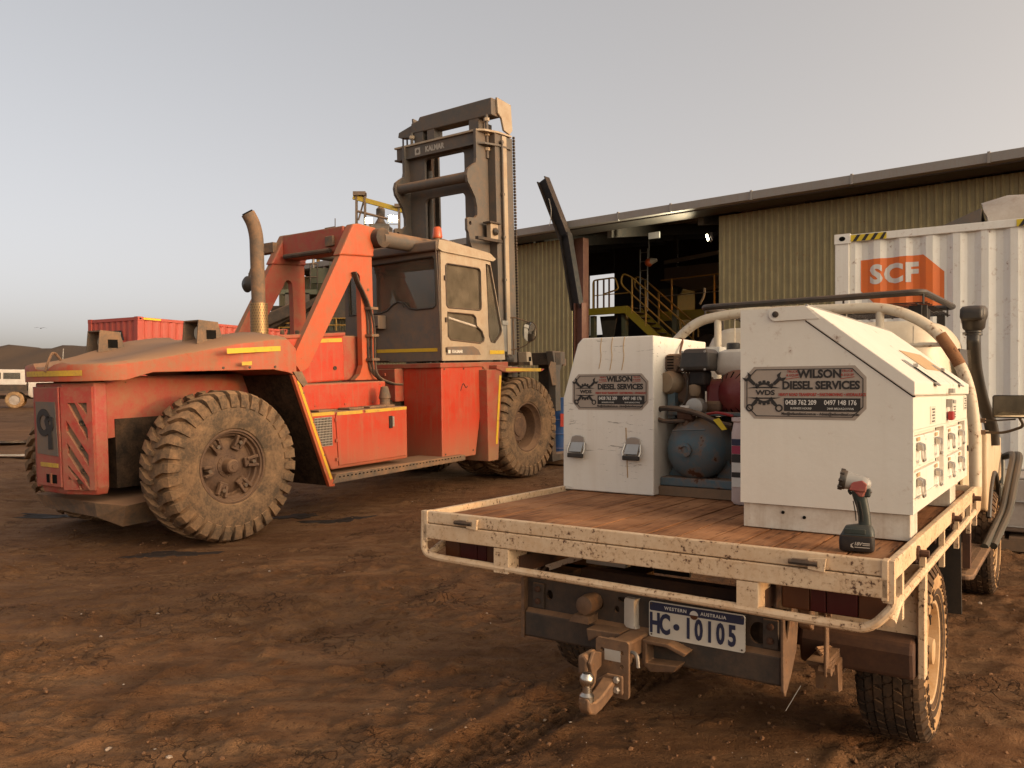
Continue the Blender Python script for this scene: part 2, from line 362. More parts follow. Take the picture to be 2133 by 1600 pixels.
def ground_z(x,y,fine=True):
    x=np.asarray(x,float); y=np.asarray(y,float)
    c,s=math.cos(UA),math.sin(UA); lx=c*(x-UO[0])+s*(y-UO[1]); ly=-s*(x-UO[0])+c*(y-UO[1])
    z=-.04+.0215*np.maximum(0,y-7.0)*(1-sstep(50,120,y))+.95*sstep(50,120,y)
    # plane under the handler blended in
    ck,sk=math.cos(KA),math.sin(KA); kx=ck*(x-KO[0])+sk*(y-KO[1]); ky=-sk*(x-KO[0])+ck*(y-KO[1])
    kz=KZ+np.tan(KP)*ky-.005; wgt=sstep(3.6,1.7,np.abs(kx))*sstep(-3.2,-1.0,ky)*sstep(9.0,6.3,ky)
    z=z*(1-wgt)+kz*wgt
    und=fbm(x,y,.35,3,3)*.10*sstep(2.5,6,y)*(1-wgt*.9)
    z=z+und
    if fine:
        near=sstep(40,9,y)
        # low mounds and ruts that run across the yard, then crumbs
        rx=.83*x-.56*y; ry=.56*x+.83*y; wx=x+.25*fbm(x,y,1.3,2,71); wy=y+.25*fbm(x,y,1.3,2,72)
        rut=fbm(rx*1.0,ry*3.2,.9,3,11); rut2=fbm(rx*1.2,ry*4.5,2.1,3,23)
        flat=sstep(-1.35,-.8,lx)*sstep(1.35,.8,lx)*sstep(-1,.5,ly)*sstep(7,5,ly)
        amp=(1-.6*wgt)*(1-.5*flat)*(.6+.4*sstep(2,5,y))
        ridge=1-2.2*np.abs(fbm(wx*.8-wy*.5,wx*.5+wy*1.6,1.5,2,31)); ridge=np.maximum(0,ridge-.55)      # thin pressed edges
        edge=fbm(wx,wy*1.5,2.4,3,35); step=sstep(-.015,.02,edge)-.5                                       # broken crust
        z=z+near*amp*(rut*.016+rut2*.010+fbm(x,y,5.5,3,41)*.009+ridge*.045+step*.015)
        crumb=sstep(.02,.22,fbm(x,y,1.1,3,61)); z=z+near*amp*crumb*(fbm(x,y,19,3,43)*.038)
        lump=fbm(x,y,9,2,57); z=z+near*np.maximum(0,lump-.16)*.06*amp
        # old lug prints of the big tyres crossing the yard
        for ox,oy,dx_,dy_,hw in ((-1.6,4.2,.93,.37,.26),(-2.9,5.6,.88,.47,.26),(-.9,3.1,.80,.60,.12)):
            q=dy_*(x-ox)-dx_*(y-oy); t=dx_*(x-ox)+dy_*(y-oy); q=q+.12*np.sin(t*.7+ox)
            m_=sstep(hw,hw*.7,np.abs(q))*sstep(-.12,.18,fbm(x,y,.6,2,77+int(hw*100)))
            lug=sstep(.15,.75,np.sin(2*np.pi*(t/(.17 if hw>.2 else .07)+np.abs(q)*1.6)))
            z=z+near*m_*(lug*.028-.018)
        # the utility's own wheel tracks
        for cx in (-.73,.73):
            dx=np.abs(lx-cx); tr=sstep(.19,.13,dx)*sstep(1.3,1.1,ly)*sstep(-6,-1.5,ly)
            zig=np.sin(2*np.pi*(ly/.052+.55*np.abs(((lx-cx)/.055)%2-1)))
            z=z-tr*(.016+.010*zig*sstep(.16,.1,dx))+sstep(.05,.02,np.abs(dx-.17))*sstep(1.3,1.0,ly)*sstep(-6,-1.5,ly)*.012
    return z
def gz(x,y): return float(ground_z(np.array([x]),np.array([y]),False)[0])
# ------------------------------------------------------------------ ground, hill, water
def spread(lo,hi,step,out_lo,out_hi,g=1.09):
    a=list(np.arange(lo,hi,step)); s=step; v=a[-1]
    while v<out_hi: s*=g; v+=s; a.append(v)
    s=step; v=lo; b=[]
    while v>out_lo: s*=g; v-=s; b.append(v)
    return np.array(b[::-1]+a)
def make_ground():
    xs=spread(-5.5,4.6,.034,-420,420); ys=spread(2.0,8.5,.026,-60,600,1.045)
    XX,YY=np.meshgrid(xs,ys); ZZ=ground_z(XX,YY); nx,ny=len(xs),len(ys)
    v=np.stack([XX.ravel(),YY.ravel(),ZZ.ravel()],1)
    i=np.arange(nx-1); j=np.arange(ny-1); I,J=np.meshgrid(i,j); a=(J*nx+I).ravel()
    f=np.stack([a,a+1,a+1+nx,a+nx],1)
    me=D.meshes.new('ground'); me.vertices.add(len(v)); me.vertices.foreach_set('co',v.ravel())
    me.loops.add(f.size); me.loops.foreach_set('vertex_index',f.ravel()); me.polygons.add(len(f))
    me.polygons.foreach_set('loop_start',np.arange(0,f.size,4)); me.polygons.foreach_set('loop_total',np.full(len(f),4))
    me.polygons.foreach_set('use_smooth',np.ones(len(f),bool)); me.update(); me.validate()
    m,n,b=mk('red_earth'); tc=nd(n,'ShaderNodeTexCoord'); co=tc.outputs['Object']
    big=noise(n,co,.42,6,.6); md=noise(n,co,2.4,7,.66,.4); fn=noise(n,co,26,6,.7); gr=noise(n,co,130,3,.6)
    mp=nd(n,'ShaderNodeMapping'); mp.inputs['Rotation'].default_value=(0,0,R(34)); mp.inputs['Scale'].default_value=(.7,3.4,1); lk(n,co,mp.inputs['Vector'])
    st=noise(n,mp.outputs[0],1.7,6,.65,.3)
    c=mix(n,ramp(n,md,.36,.66),(.12,.056,.024),(.225,.112,.050))
    c=mix(n,ramp(n,st,.46,.66,0,.75),c,(.25,.14,.070))
    c=mix(n,ramp(n,big,.46,.62,0,.6),c,(.125,.060,.026))
    c=mix(n,ramp(n,fn,.5,.72,0,.45),c,(.07,.032,.014))
    c=mix(n,ramp(n,gr,.66,.74,0,.35),c,(.24,.16,.11))
    vo=nd(n,'ShaderNodeTexVoronoi',feature='DISTANCE_TO_EDGE'); wv=nd(n,'ShaderNodeVectorMath',operation='ADD'); wn=nd(n,'ShaderNodeTexNoise'); wn.inputs['Scale'].default_value=3.0; wn.inputs['Detail'].default_value=6; lk(n,co,wn.inputs['Vector']); lk(n,co,wv.inputs[0]); lk(n,wn.outputs['Color'],wv.inputs[1])
    vo.inputs['Scale'].default_value=4.6; lk(n,wv.outputs[0],vo.inputs['Vector'])
    crk=math_(n,'MULTIPLY',ramp(n,vo.outputs['Distance'],0,.05,1,0),ramp(n,noise(n,co,1.1,4,.6),.50,.62))
    c=mix(n,math_(n,'MULTIPLY',crk,.75),c,(.035,.016,.008)); pit=ramp(n,noise(n,co,48,3,.55),.64,.70); c=mix(n,math_(n,'MULTIPLY',pit,.55),c,(.04,.019,.009))
    lk(n,c,b.inputs['Base Color']); lk(n,ramp(n,md,.3,.7,.98,.78),b.inputs['Roughness']); b.inputs['Specular IOR Level'].default_value=.18
    bp=nd(n,'ShaderNodeBump'); bp.inputs['Strength'].default_value=.9; bp.inputs['Distance'].default_value=.035
    hh=math_(n,'SUBTRACT',math_(n,'ADD',math_(n,'MULTIPLY',fn,.6),math_(n,'MULTIPLY',gr,.25)),math_(n,'ADD',math_(n,'MULTIPLY',crk,.5),math_(n,'MULTIPLY',pit,.25))); lk(n,hh,bp.inputs['Height']); lk(n,bp.outputs[0],b.inputs['Normal'])
    me.materials.append(m); o=link('ground',me); o['kind']='structure'
make_ground()
# clods and pebbles of the yard, nobody could count them
def clods():
    mb=MB(); pts=[]
    ico=[(0,0,1),(.9,0,.4),(.28,.85,.45),(-.72,.53,.45),(-.72,-.53,.45),(.28,-.85,.45),(.72,.53,-.4),(-.28,.85,-.4),(-.9,0,-.4),(-.28,-.85,-.4),(.72,-.53,-.4),(0,0,-1)]
    fc=[(0,1,2),(0,2,3),(0,3,4),(0,4,5),(0,5,1),(1,6,2),(2,7,3),(3,8,4),(4,9,5),(5,10,1),(2,6,7),(3,7,8),(4,8,9),(5,9,10),(1,10,6),(6,11,7),(7,11,8),(8,11,9),(9,11,10),(10,11,6)]
    N=11000; xs=RNG.uniform(-1,1,N); ys=2.2+RNG.random(N)**1.6*16; xs=xs*(ys*.75+.3)+.2
    dens=fbm(xs,ys,.8,3,91); keep=dens>-.12; xs=xs[keep]; ys=ys[keep]; zs=ground_z(xs,ys)
    for x,y,z in zip(xs,ys,zs):
        r=.0028+.012*random.random()**3.5
        if random.random()<.008: r*=2.0
        a=random.random()*6.28; c,s=math.cos(a),math.sin(a); sx=r*random.uniform(.7,1.5); sy=r*random.uniform(.7,1.2); sz=r*random.uniform(.45,.9)
        mb.cur=0 if random.random()<.93 else 1
        vs=[]
        for p in ico:
            k=random.uniform(.8,1.15); px,py,pz=p[0]*sx*k,p[1]*sy*k,p[2]*sz*k; vs.append((x+c*px-s*py,y+s*px+c*py,z+pz+sz*.25))
        mb.add(vs,fc)
    paint('clod',(.13,.065,.035),.9,dust=.3,up=.2,spec=.15); paint('pebble',(.42,.36,.30),.8,dust=.3,up=.1,spec=.2)
    o=mb.build('loose_gravel',['clod','pebble'],smooth=0); o['kind']='stuff'; o['label']='loose clods and small stones scattered over the red dirt yard'; o['category']='gravel'
clods()
# damp pools left of the handler
def pool(name,cx,cy,rx,ry,rot):
    mb=MB(); n=40; c,s=math.cos(rot),math.sin(rot); z=max(float(ground_z(np.array([cx+dx*.6]),np.array([cy+dy*.6]))[0]) for dx in (-rx,0,rx) for dy in (-ry,0,ry))+.015
    vs=[(cx,cy,z)]
    for i in range(n):
        t=2*math.pi*i/n; k=1+.28*math.sin(3*t+cx)+.16*math.sin(7*t+1.3); px,py=rx*k*math.cos(t),ry*k*math.sin(t); vs.append((cx+c*px-s*py,cy+s*px+c*py,z))
    mb.add(vs,[(0,1+i,1+(i+1)%n) for i in range(n)]); o=mb.build(name,'puddle_water',smooth=0); o['kind']='structure'
m,n,b=mk('puddle_water'); b.inputs['Base Color'].default_value=(.05,.03,.02,1); b.inputs['Roughness'].default_value=.06; MATS['puddle_water']=m
pool('puddle',-12.6,19.6,1.9,.55,.1); pool('puddle',-10.6,16.6,1.35,.35,.15)
paint('wet_earth',(.022,.012,.007),.75,dust=.0,up=0,bump=.5,spec=.5)
def patch(cx,cy,rx,ry,rot):
    n=44; c,s_=math.cos(rot),math.sin(rot); pts=[(0.,0.)]; rings=7
    for j in range(1,rings+1):
        for i in range(n):
            t=2*math.pi*i/n; k=(1+.30*math.sin(3*t+cx*3)+.20*math.sin(7*t+cy)+.12*math.sin(13*t))*j/rings; pts.append((rx*k*math.cos(t),ry*k*math.sin(t)))
    P=np.array(pts); wx_=cx+c*P[:,0]-s_*P[:,1]; wy_=cy+s_*P[:,0]+c*P[:,1]; z=ground_z(wx_,wy_)+.008; z[-n:]-=.02
    f=[(0,1+i,1+(i+1)%n) for i in range(n)]
    for j in range(rings-1):
        for i in range(n): f.append((1+j*n+i,1+j*n+n+i,1+j*n+n+(i+1)%n,1+j*n+(i+1)%n))
    mb=MB(); mb.add(list(zip(wx_,wy_,z)),f); o=mb.build('wet_patch','wet_earth',smooth=60); o['kind']='structure'
patch(frame(700,9.9),9.9,.42,.12,.3); patch(frame(610,10.2),10.2,.30,.16,.2); patch(frame(375,8.5),8.25,.42,.10,.05); patch(frame(140,10.6),10.6,.7,.10,.05)
def hill():
    mb=MB(); rows=[]
    xs=np.linspace(-330,120,180)
    for k,(dy,hf) in enumerate(((0,0),(9,.22),(11,.34),(14,.36),(24,.62),(36,.86),(44,1.0),(52,.99),(80,.55))):
        t=xs; top=12.0+fbm(t,t*0+3,.018,5,5)*5.0+.9*np.abs(fbm(t,t*0+k*.7,.11,3,8)); env=sstep(60,-40,t)
        z=.3+hf*env*top+ (fbm(t,t*0+k*3.1,.16,3,9)*.9*hf)
        rows.append([(float(a),150+dy+3*float(q),float(c)) for a,q,c in zip(t,fbm(t,t*0,.03,2,2),z)])
    mb.loft(rows,closed=False,cap=False)
    paint('stockpile_grey',(.055,.047,.040),.95,dust=.15,up=.1,spec=.1,bump=.4); o=mb.build('stockpile_hill','stockpile_grey',smooth=60,fixn=True); o['kind']='structure'
hill()
# ------------------------------------------------------------------ shed
SA=R(-39.7); SOx,SOy=.936,30.0
def sloc(x,y,z=0):
    c,s=math.cos(SA),math.sin(SA); return Vector((SOx+c*x-s*y,SOy+s*x+c*y,z))
def corr(mb,x0,x1,y,z0,z1,pitch=.19,dep=.035):
    """trapezoidal ribbed sheet facing -y"""
    prof=[]; x=x0; p=pitch
    while x<x1-1e-6:
        for dx,dy in ((0,0),(.52,0),(.66,-dep),(.86,-dep)):
            if x+dx*p<=x1: prof.append((x+dx*p,y+dy))
        x+=p
    prof.append((x1,y)); mb.loft([[(a,b,z0) for a,b in prof],[(a,b,z1) for a,b in prof]],closed=False,cap=False)
shed=thing('shed','long olive corrugated steel shed with pale gutter and open bay','shed',(SOx,SOy,0),(0,0,SA))
EZ=7.0
for i,(a,b) in enumerate(((-16,-9),(-9,-2.4),(-2.4,1.57))):
    mb=MB(); corr(mb,a,b-.004,0,.2,EZ-.1); mb.build('wall_sheet','shed_olive',shed,smooth=20)
for i,(a,b) in enumerate(((7.1,9.6),(9.6,12.3),(12.3,17.5),(17.5,26))):
    mb=MB(); corr(mb,a,b-.004,.0,.2,EZ-.1+.003*i); mb.build('wall_sheet','shed_olive',shed,smooth=20)
gx=[-17,-8.5,-1.0,1.9,4.1,6.0,8.6,11.4,14.6,18,27]
for a,b in zip(gx[:-1],gx[1:]):
    mb=MB(); mb.prism([(-1.02,7.26),(-1.07,7.24),(-1.05,7.02),(-.9,6.99),(-.9,7.03),(-1.0,7.06)],'yz',a+.006,b-.006); mb.build('gutter_length','shed_gutter',shed,smooth=0)
for a in gx[1:-1]:
    mb=MB(); mb.box(a-.03,a+.03,-1.085,-1.0,7.0,7.275); mb.build('gutter_joiner','shed_gutter',shed,smooth=0)
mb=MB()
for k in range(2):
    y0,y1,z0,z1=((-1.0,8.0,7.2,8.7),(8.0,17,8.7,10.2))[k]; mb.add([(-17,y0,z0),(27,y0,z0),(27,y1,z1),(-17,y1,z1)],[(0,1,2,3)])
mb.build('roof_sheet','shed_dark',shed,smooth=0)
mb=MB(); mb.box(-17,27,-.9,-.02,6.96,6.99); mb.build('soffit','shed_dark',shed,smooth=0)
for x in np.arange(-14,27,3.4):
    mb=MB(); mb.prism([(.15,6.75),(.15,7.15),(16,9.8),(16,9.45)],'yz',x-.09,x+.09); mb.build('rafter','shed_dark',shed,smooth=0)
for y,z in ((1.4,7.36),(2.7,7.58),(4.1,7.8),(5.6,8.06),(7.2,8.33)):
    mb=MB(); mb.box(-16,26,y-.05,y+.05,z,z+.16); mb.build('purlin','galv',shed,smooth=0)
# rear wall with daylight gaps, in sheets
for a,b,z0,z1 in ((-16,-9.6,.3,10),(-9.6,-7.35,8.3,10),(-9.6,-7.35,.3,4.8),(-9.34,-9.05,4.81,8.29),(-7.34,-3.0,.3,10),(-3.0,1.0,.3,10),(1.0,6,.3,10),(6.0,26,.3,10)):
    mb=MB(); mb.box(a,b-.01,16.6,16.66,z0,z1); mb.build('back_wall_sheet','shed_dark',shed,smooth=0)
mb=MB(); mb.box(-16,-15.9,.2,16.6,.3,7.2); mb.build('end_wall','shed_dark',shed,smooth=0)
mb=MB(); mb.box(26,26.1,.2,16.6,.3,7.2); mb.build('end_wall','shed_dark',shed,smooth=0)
mb=MB(); mb.box(1.49,1.9,.16,.5,.2,6.9); mb.build('column','steel_maroon',shed,smooth=0,bevel=.01)
mb=MB(); mb.box(7.13,7.4,.1,.4,.2,6.9); mb.build('column','shed_dark',shed,smooth=0)
mb=MB(); mb.box(4.55,4.95,.1,.16,6.52,6.72); mb.build('bay_sign','galv',shed,smooth=0)
# bent I beam leaning out of the bay
ib=thing('steel_beam','black bent steel I-beam rising above the shed gutter','steel beam',sloc(2.2,-1.35,gz(*sloc(2.2,-1.35)[:2])),(0,0,SA))
def ibeam(mb,p,q,w,h,up):
    p=Vector(p);q=Vector(q);d=(q-p).normalized();u=Vector(up); r=d.cross(u).normalized(); u=r.cross(d)
    mb.bar(p+u*(h/2),q+u*(h/2),w,.03,u); mb.bar(p-u*(h/2),q-u*(h/2),w,.03,u); mb.bar(p,q,.025,h,u)
b0=ib.location.z
mb=MB(); ibeam(mb,(.62,0,0),(.62,0,4.4-b0),.26,.3,(1,0,0)); mb.build('lower_post','steel_maroon',ib,smooth=0)
mb=MB(); ibeam(mb,(.52,0,4.2-b0),(.02,0,6.75-b0),.26,.34,(1,0,0)); mb.build('kinked_post','steel_black',ib,smooth=0)
mb=MB(); ibeam(mb,(.04,0,6.6-b0),(-.92,0,8.72-b0),.28,.34,(1,0,0)); mb.build('raised_arm','steel_black',ib,smooth=0)
mb=MB(); mb.tube(smooth_path([(-.55,-.16,8.0-b0),(-.42,-.2,7.6-b0),(-.45,-.2,7.25-b0),(-.5,-.2,7.05-b0)]),.012,6); mb.build('loose_cable','galv',ib)
# stair platform
st=thing('stair_platform','yellow steel stair and platform with handrails inside the shed bay','staircase',sloc(0,0,0),(0,0,SA))
py=4.5
def rail(name,pts,r=.03,mat='rail_orange'): MB().tube(pts,r,6).build(name,mat,st)
mb=MB(); mb.box(-.85,1.02,py-.05,py+.05,4.62,4.90); mb.build('platform_beam','yellow_paint',st,smooth=0)
mb=MB(); mb.box(-.85,1.02,py+.05,py+1.2,4.84,4.89); mb.build('platform_deck','dark_steel',st,smooth=0)
for dy in (0,1.0):
    mb=MB(); mb.bar((.97,py+dy,4.76),(3.6,py+dy,2.5),.08,.30); mb.build('stringer','yellow_paint',st,smooth=0)
for k in range(10):
    t=(k+.6)/10; mb=MB(); x=1.0+2.5*t; z=4.78-2.15*t; mb.box(x-.14,x+.12,py+.05,py+.96,z-.02,z+.02); mb.build('tread','dark_steel',st,smooth=0)
for dy in (-.02,1.0):
    rail('handrail',roundpath([(1.15,py+dy,5.42),(.72,py+dy,5.78),(.80,py+dy,6.22),(1.2,py+dy,6.05),(3.6,py+dy,4.02),(3.6,py+dy,3.6)],.2),.034)
    rail('mid_rail',[(1.15,py+dy,5.42),(3.5,py+dy,3.42)],.028)
    for t in (.04,.30,.93): rail('stanchion',[(1.15+2.4*t,py+dy,4.66-2.05*t),(1.15+2.4*t,py+dy,6.05-2.03*t)],.036)
rail('handrail',roundpath([(-.62,py,4.9),(-.62,py,6.05),(.45,py,6.08),(.62,py,5.6),(-.1,py,5.45)],.15),.034)
rail('mid_rail',[(-.62,py,5.42),(1.15,py,5.42)],.02)
for x in (-.60,-.42,-.12,.14): rail('stanchion',[(x,py+.03,4.9),(x,py+.03,6.05)],.038,'steel_maroon')
mb=MB(); mb.box(1.7,7.2,py+1.4,py+1.5,4.35,4.72); mb.build('walkway_beam','yellow_paint',st,smooth=0)
rail('handrail',[(1.7,py+1.45,6.0),(7.2,py+1.45,6.1)],.03); rail('mid_rail',[(1.7,py+1.45,5.35),(7.2,py+1.45,5.4)],.024,'galv')
for x in (2.2,4.05,6.4): rail('stanchion',[(x,py+1.45,4.72),(x,py+1.45,6.05)],.036)
for x in (-.80,.72,3.0): mb=MB(); mb.box(x-.10,x+.10,py+.2,py+.40,.3,4.62); mb.build('leg','plant_green',st,smooth=0)
mb=MB(); mb.prism([(-.62,4.6),(.2,4.6),(-.10,3.2),(-.38,3.2)],'xz',py+.5,py+.6); mb.build('support_plate','shed_dark',st,smooth=0)
ld=thing('ladder','grey steel ladder behind the yellow stair','ladder',sloc(1.25,py+.6,4.7),(0,0,SA))
for x in (0,.34): MB().tube([(x,0,0),(x,0,2.5)],.025,6).build('stile','galv',ld)
for k in range(7):
    z=.2+.36*k; MB().tube([(0,0,z),(.34,0,z)],.018,6).build('rung','galv',ld)
hp=thing('hopper','grey steel feed hopper hanging under the shed roof','hopper',sloc(2.4,py+3,5.9),(0,0,SA))
mb=MB(); mb.loft([[(-1.4,0,.28),(2.6,0,.28),(2.6,1.4,.28),(-1.4,1.4,.28)],[(-1.4,0,.85),(2.6,0,.85),(2.6,1.4,.85),(-1.4,1.4,.85)]]); mb.build('bin','hopper_grey',hp,smooth=0)
mb=MB(); mb.loft([[(-.5,.4,-.12),(.2,.4,-.12),(.2,1.,-.12),(-.5,1.,-.12)],[(-1.38,.02,.278),(2.58,.02,.278),(2.58,1.38,.278),(-1.38,1.38,.278)]]); mb.build('chute','hopper_grey',hp,smooth=0)
for x in (-1.2,2.4): mb=MB(); mb.box(x-.08,x+.08,.6,.76,.85,2.4); mb.build('hanger','shed_dark',hp,smooth=0)
mb=MB(); mb.prism([(-1.2,.95),(3.4,1.25),(3.4,1.4),(-1.2,1.1)],'xz',-.4,-.3); mb.build('light_strip_purlin','galv',hp,smooth=0)
mc=thing('crusher_machine','dark machinery block standing in the back of the shed bay','machine',sloc(4.2,py+4,gz(*sloc(4,8)[:2])),(0,0,SA))
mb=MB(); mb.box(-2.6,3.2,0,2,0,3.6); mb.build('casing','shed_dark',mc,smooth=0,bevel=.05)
mb=MB(); mb.box(-3.9,-2.9,-.4,1.2,0,5.4); mb.build('riser','plant_green',mc,smooth=0)
for x in (-1.6,.2,1.8): mb=MB(); mb.cyl((x,-.25,2.9),(x,0,2.9),.45,n=18); mb.build('pulley','plant_grey',mc)
mb=MB(); mb.tube(smooth_path([(-1.9,-.6,6.1),(-1.6,-.6,5.6),(-1.55,-.6,5.0),(-1.75,-.6,4.6)]),.05,6); mb.build('white_hose','far_white',mc)
pl=thing('pendant_lamp','round orange pendant hanging in the shed bay','lamp',sloc(2.35,py-.6,6.42),(0,0,SA))
MB().sphere((0,0,0),.16,14,8).build('globe','beacon',pl); MB().cyl((0,0,.14),(0,0,1.0),.012,n=6).build('drop_rod','galv',pl)
MB().cyl((.12,0,.04),(.34,0,.06),.13,.06,n=14).build('reflector','fuel_white',pl)
def floodlight(name,label,loc,aim,s,power,group=None):
    o=thing(name,label,'floodlight',loc,(0,0,0),group); a=Vector(aim).normalized(); q=a.to_track_quat('-Y','Z').to_euler(); o.rotation_euler=q
    MB().prism([(-.12*s,-.1*s),(.12*s,-.1*s),(.16*s,.12*s),(-.16*s,.12*s)],'xz',0,.16*s).build('housing','steel_black',o,smooth=0)
    MB().box(-.13*s,.13*s,-.012*s,-.002,-.085*s,.10*s).build('lit_lens','lamp_lit',o,smooth=0)
    MB().tube([(-.18*s,.08*s,0),(-.18*s,.08*s,-.16*s),(.18*s,.08*s,-.16*s),(.18*s,.08*s,0)],.012*s,6).build('bracket','galv',o)
    L=D.lights.new(name+'_lamp','SPOT'); L.energy=power; L.color=(1,.93,.66); L.spot_size=R(170); L.spot_blend=.6; L.shadow_soft_size=.12
    lo=D.objects.new('lamp_beam',L); COL.objects.link(lo); lo.parent=o; lo.location=(0,-.05*s,0); lo.rotation_euler=(R(-90),0,0); return o
c=sloc(6.78,-.12,6.27); floodlight('floodlight','lit floodlight at the right edge of the shed bay',c,Matrix.Rotation(SA,3,'Z')@Vector((-.75,-.5,-.30)),.9,1100)
# ------------------------------------------------------------------ white container
CA=R(-32.7); cz=.5
ct=thing('shipping_container','white corrugated shipping container with orange SCF logo','container',(3.92,10,cz),(0,0,CA))
CH=2.896; CL=6.06; CW=2.44
def container(ct,mat,L,W,H,pitch=.278,dep=.036,panel_from=.16):
    for x in (0,L-.16):
        for y in (0,W-.16):
            MB().box(x,x+.16,y,y+.16,.118,H-.118).build('corner_post',mat,ct,smooth=0,bevel=.008)
    for x in (-.004,L-.174):
        for y in (-.004,W-.158):
            for z in (0,H-.118):
                mb=MB(); o=[(0,0),(.178,0),(.178,.118),(0,.118)]; h=arc(.089,.059,.036,0,330,11,.026)
                mb.plate(o,[h],(x,y-.004,z),X,Z,.012); mb.box(x,x+.178,y+.008,y+.162,z,z+.118); cc=mb.build('corner_casting',mat,ct,smooth=0); MB().plate(arc(x+.089,z+.059,.037,0,345,16,.028),[],(0,y-.0115,0),X,Z,.002).build('casting_hole','seam',cc,smooth=0)  # flat near-black ellipse paints the shade inside the hole
    for y in (.01,W-.07):
        MB().box(.17,L-.17,y,y+.06,H-.10,H-.012).build('top_rail',mat,ct,smooth=0,bevel=.006); MB().box(.17,L-.17,y,y+.06,.01,.16).build('bottom_rail',mat,ct,smooth=0,bevel=.006)
    for x in (.01,L-.07):
        MB().box(x,x+.06,.17,W-.17,H-.11,H-.012).build('end_header',mat,ct,smooth=0); MB().box(x,x+.06,.17,W-.17,.01,.16).build('end_sill',mat,ct,smooth=0)
    def wall(p0,p1,nx,ny):
        a=0; Lw=(Vector(p1)-Vector(p0)).length; d=(Vector(p1)-Vector(p0)).normalized(); prof=[]
        while a<Lw:
            for da,dd in ((0,0),(.072,0),(.14,1),(.21,1)):
                if a+da<=Lw: q=Vector(p0)+d*(a+da); prof.append((q.x+nx*dep*dd,q.y+ny*dep*dd))
            a+=pitch
        prof.append((p1[0],p1[1])); mb=MB(); mb.loft([[(x,y,.15) for x,y in prof],[(x,y,H-.095) for x,y in prof]],closed=False,cap=False); return mb
    wall((.155,.025),(L-.155,.025),0,1).build('side_panel',mat,ct,smooth=20)
    wall((.155,W-.025),(L-.155,W-.025),0,-1).build('side_panel',mat,ct,smooth=20)
    wall((.025,.155),(.025,W-.155),1,0).build('end_panel',mat,ct,smooth=20)
    wall((L-.025,.155),(L-.025,W-.155),-1,0).build('end_panel',mat,ct,smooth=20)
    MB().box(.05,L-.05,.05,W-.05,H-.06,H-.03).build('roof_panel',mat,ct,smooth=0); MB().box(.05,L-.05,.05,W-.05,.1,.14).build('floor_panel',mat,ct,smooth=0)
container(ct,'cont_white',CL,CW,CH)
def on_corr(mb2d,dep=.036,pitch=.278,x0=.155,y0=.025,off=.004):
    """drape a flat print mesh (x,z) over the corrugated side by cutting it at the folds"""
    bm=bmesh.new()
    vs=[bm.verts.new((p[0],0,p[2])) for p in mb2d.v]
    for f in mb2d.f:
        try: bm.faces.new([vs[i] for i in f])
        except Exception: pass
    xs=[v.co.x for v in bm.verts]; lo,hi=min(xs),max(xs); a=x0
    while a<hi:
        for da in (0,.072,.14,.21):
            if lo<a+da<hi: bmesh.ops.bisect_plane(bm,geom=bm.verts[:]+bm.edges[:]+bm.faces[:],plane_co=(a+da,0,0),plane_no=(1,0,0))
        a+=pitch
    out=MB(); bm.verts.ensure_lookup_table(); idx={}
    for i,v in enumerate(bm.verts):
        idx[v]=i; t=((v.co.x-x0)%pitch)
        d=0 if t<.072 else ((t-.072)/.068 if t<.14 else (1 if t<.21 else 1-(t-.21)/.068))
        out.v.append((v.co.x,y0+dep*d-off,v.co.z))
    for f in bm.faces: out.f.append(tuple(idx[v] for v in f.verts)); out.mi.append(0)
    bm.free(); return out
def flatpoly(pts,zb=0): m=MB(); m.add([(p[0],0,p[1]) for p in pts],[tuple(range(len(pts)))]); return m
lg=[(.285,2.57),(.96,2.58),(1.175,2.37),(1.175,1.98),(.50,1.98),(.285,2.2)]
on_corr(flatpoly(lg)).build('logo_block','logo_orange',ct,smooth=0)
t=MB(); t.text('SCF',.30,(.648,0,2.375),X,Z,0,bold=.014,sx=.98,space=1.12)
t2=MB(); t2.add([(v[0],0,v[2]) for v in t.v],t.f); on_corr(t2,off=.007).build('logo_lettering','ink_white',ct,smooth=0)
def hazard(parent,x0,x1,z0,z1,y,n=4):
    MB().box(x0,x1,y-.003,y,z0,z1).build('hazard_tape','ink_yellow',parent,smooth=0); p=(x1-x0)/n
    for k in range(n):
        a=x0+p*k+.02; q=[(a,z0+.001),(a+p*.42,z0+.001),(min(a+p*.42+.05,x1),z1-.001),(a+.05,z1-.001)]; MB().prism(q,'xz',y-.006,y-.0035).build('hazard_stripe','ink_black',parent,smooth=0)
hazard(ct,.18,.575,CH-.098,CH-.02,.008); hazard(ct,1.88,2.28,CH-.098,CH-.02,.008)
bl=thing('wrapped_duct','pale fabric wrapped duct lying on the white container roof','duct',ct.matrix_basis@Vector((0,0,0)),(0,0,CA))
bl.location=Vector((3.92,10,cz+CH-.03))+Matrix.Rotation(CA,3,'Z')@Vector((1.50,.45,0))
mb=MB(); rings=[]
for k in range(13):
    x=k*.28; rr=[]
    for i in range(14):
        a=math.pi*i/13; wob=1+.025*math.sin(k*2.1+i*1.3); rr.append((x+.10*(1-max(0,math.sin(a)))*(k==0)+.01*math.sin(i*2),.55-.55*math.cos(a)*wob,(.46 if k else .40)*max(0,math.sin(a))**.75*wob))
    rings.append(rr)
mb.loft(rings,closed=True); mb.build('wrapped_body','tarp_white',bl,smooth=50,fixn=True)
mb=MB(); mb.loft([[(-.55,.1,0),(-.55,1.0,0),(-.55,1.0,.05),(-.55,.1,.05)],[(.02,0,0),(.02,1.1,0),(.02,1.1,.26),(.02,0,.26)]]); mb.build('end_cowl','plant_grey',bl,smooth=0,fixn=True)
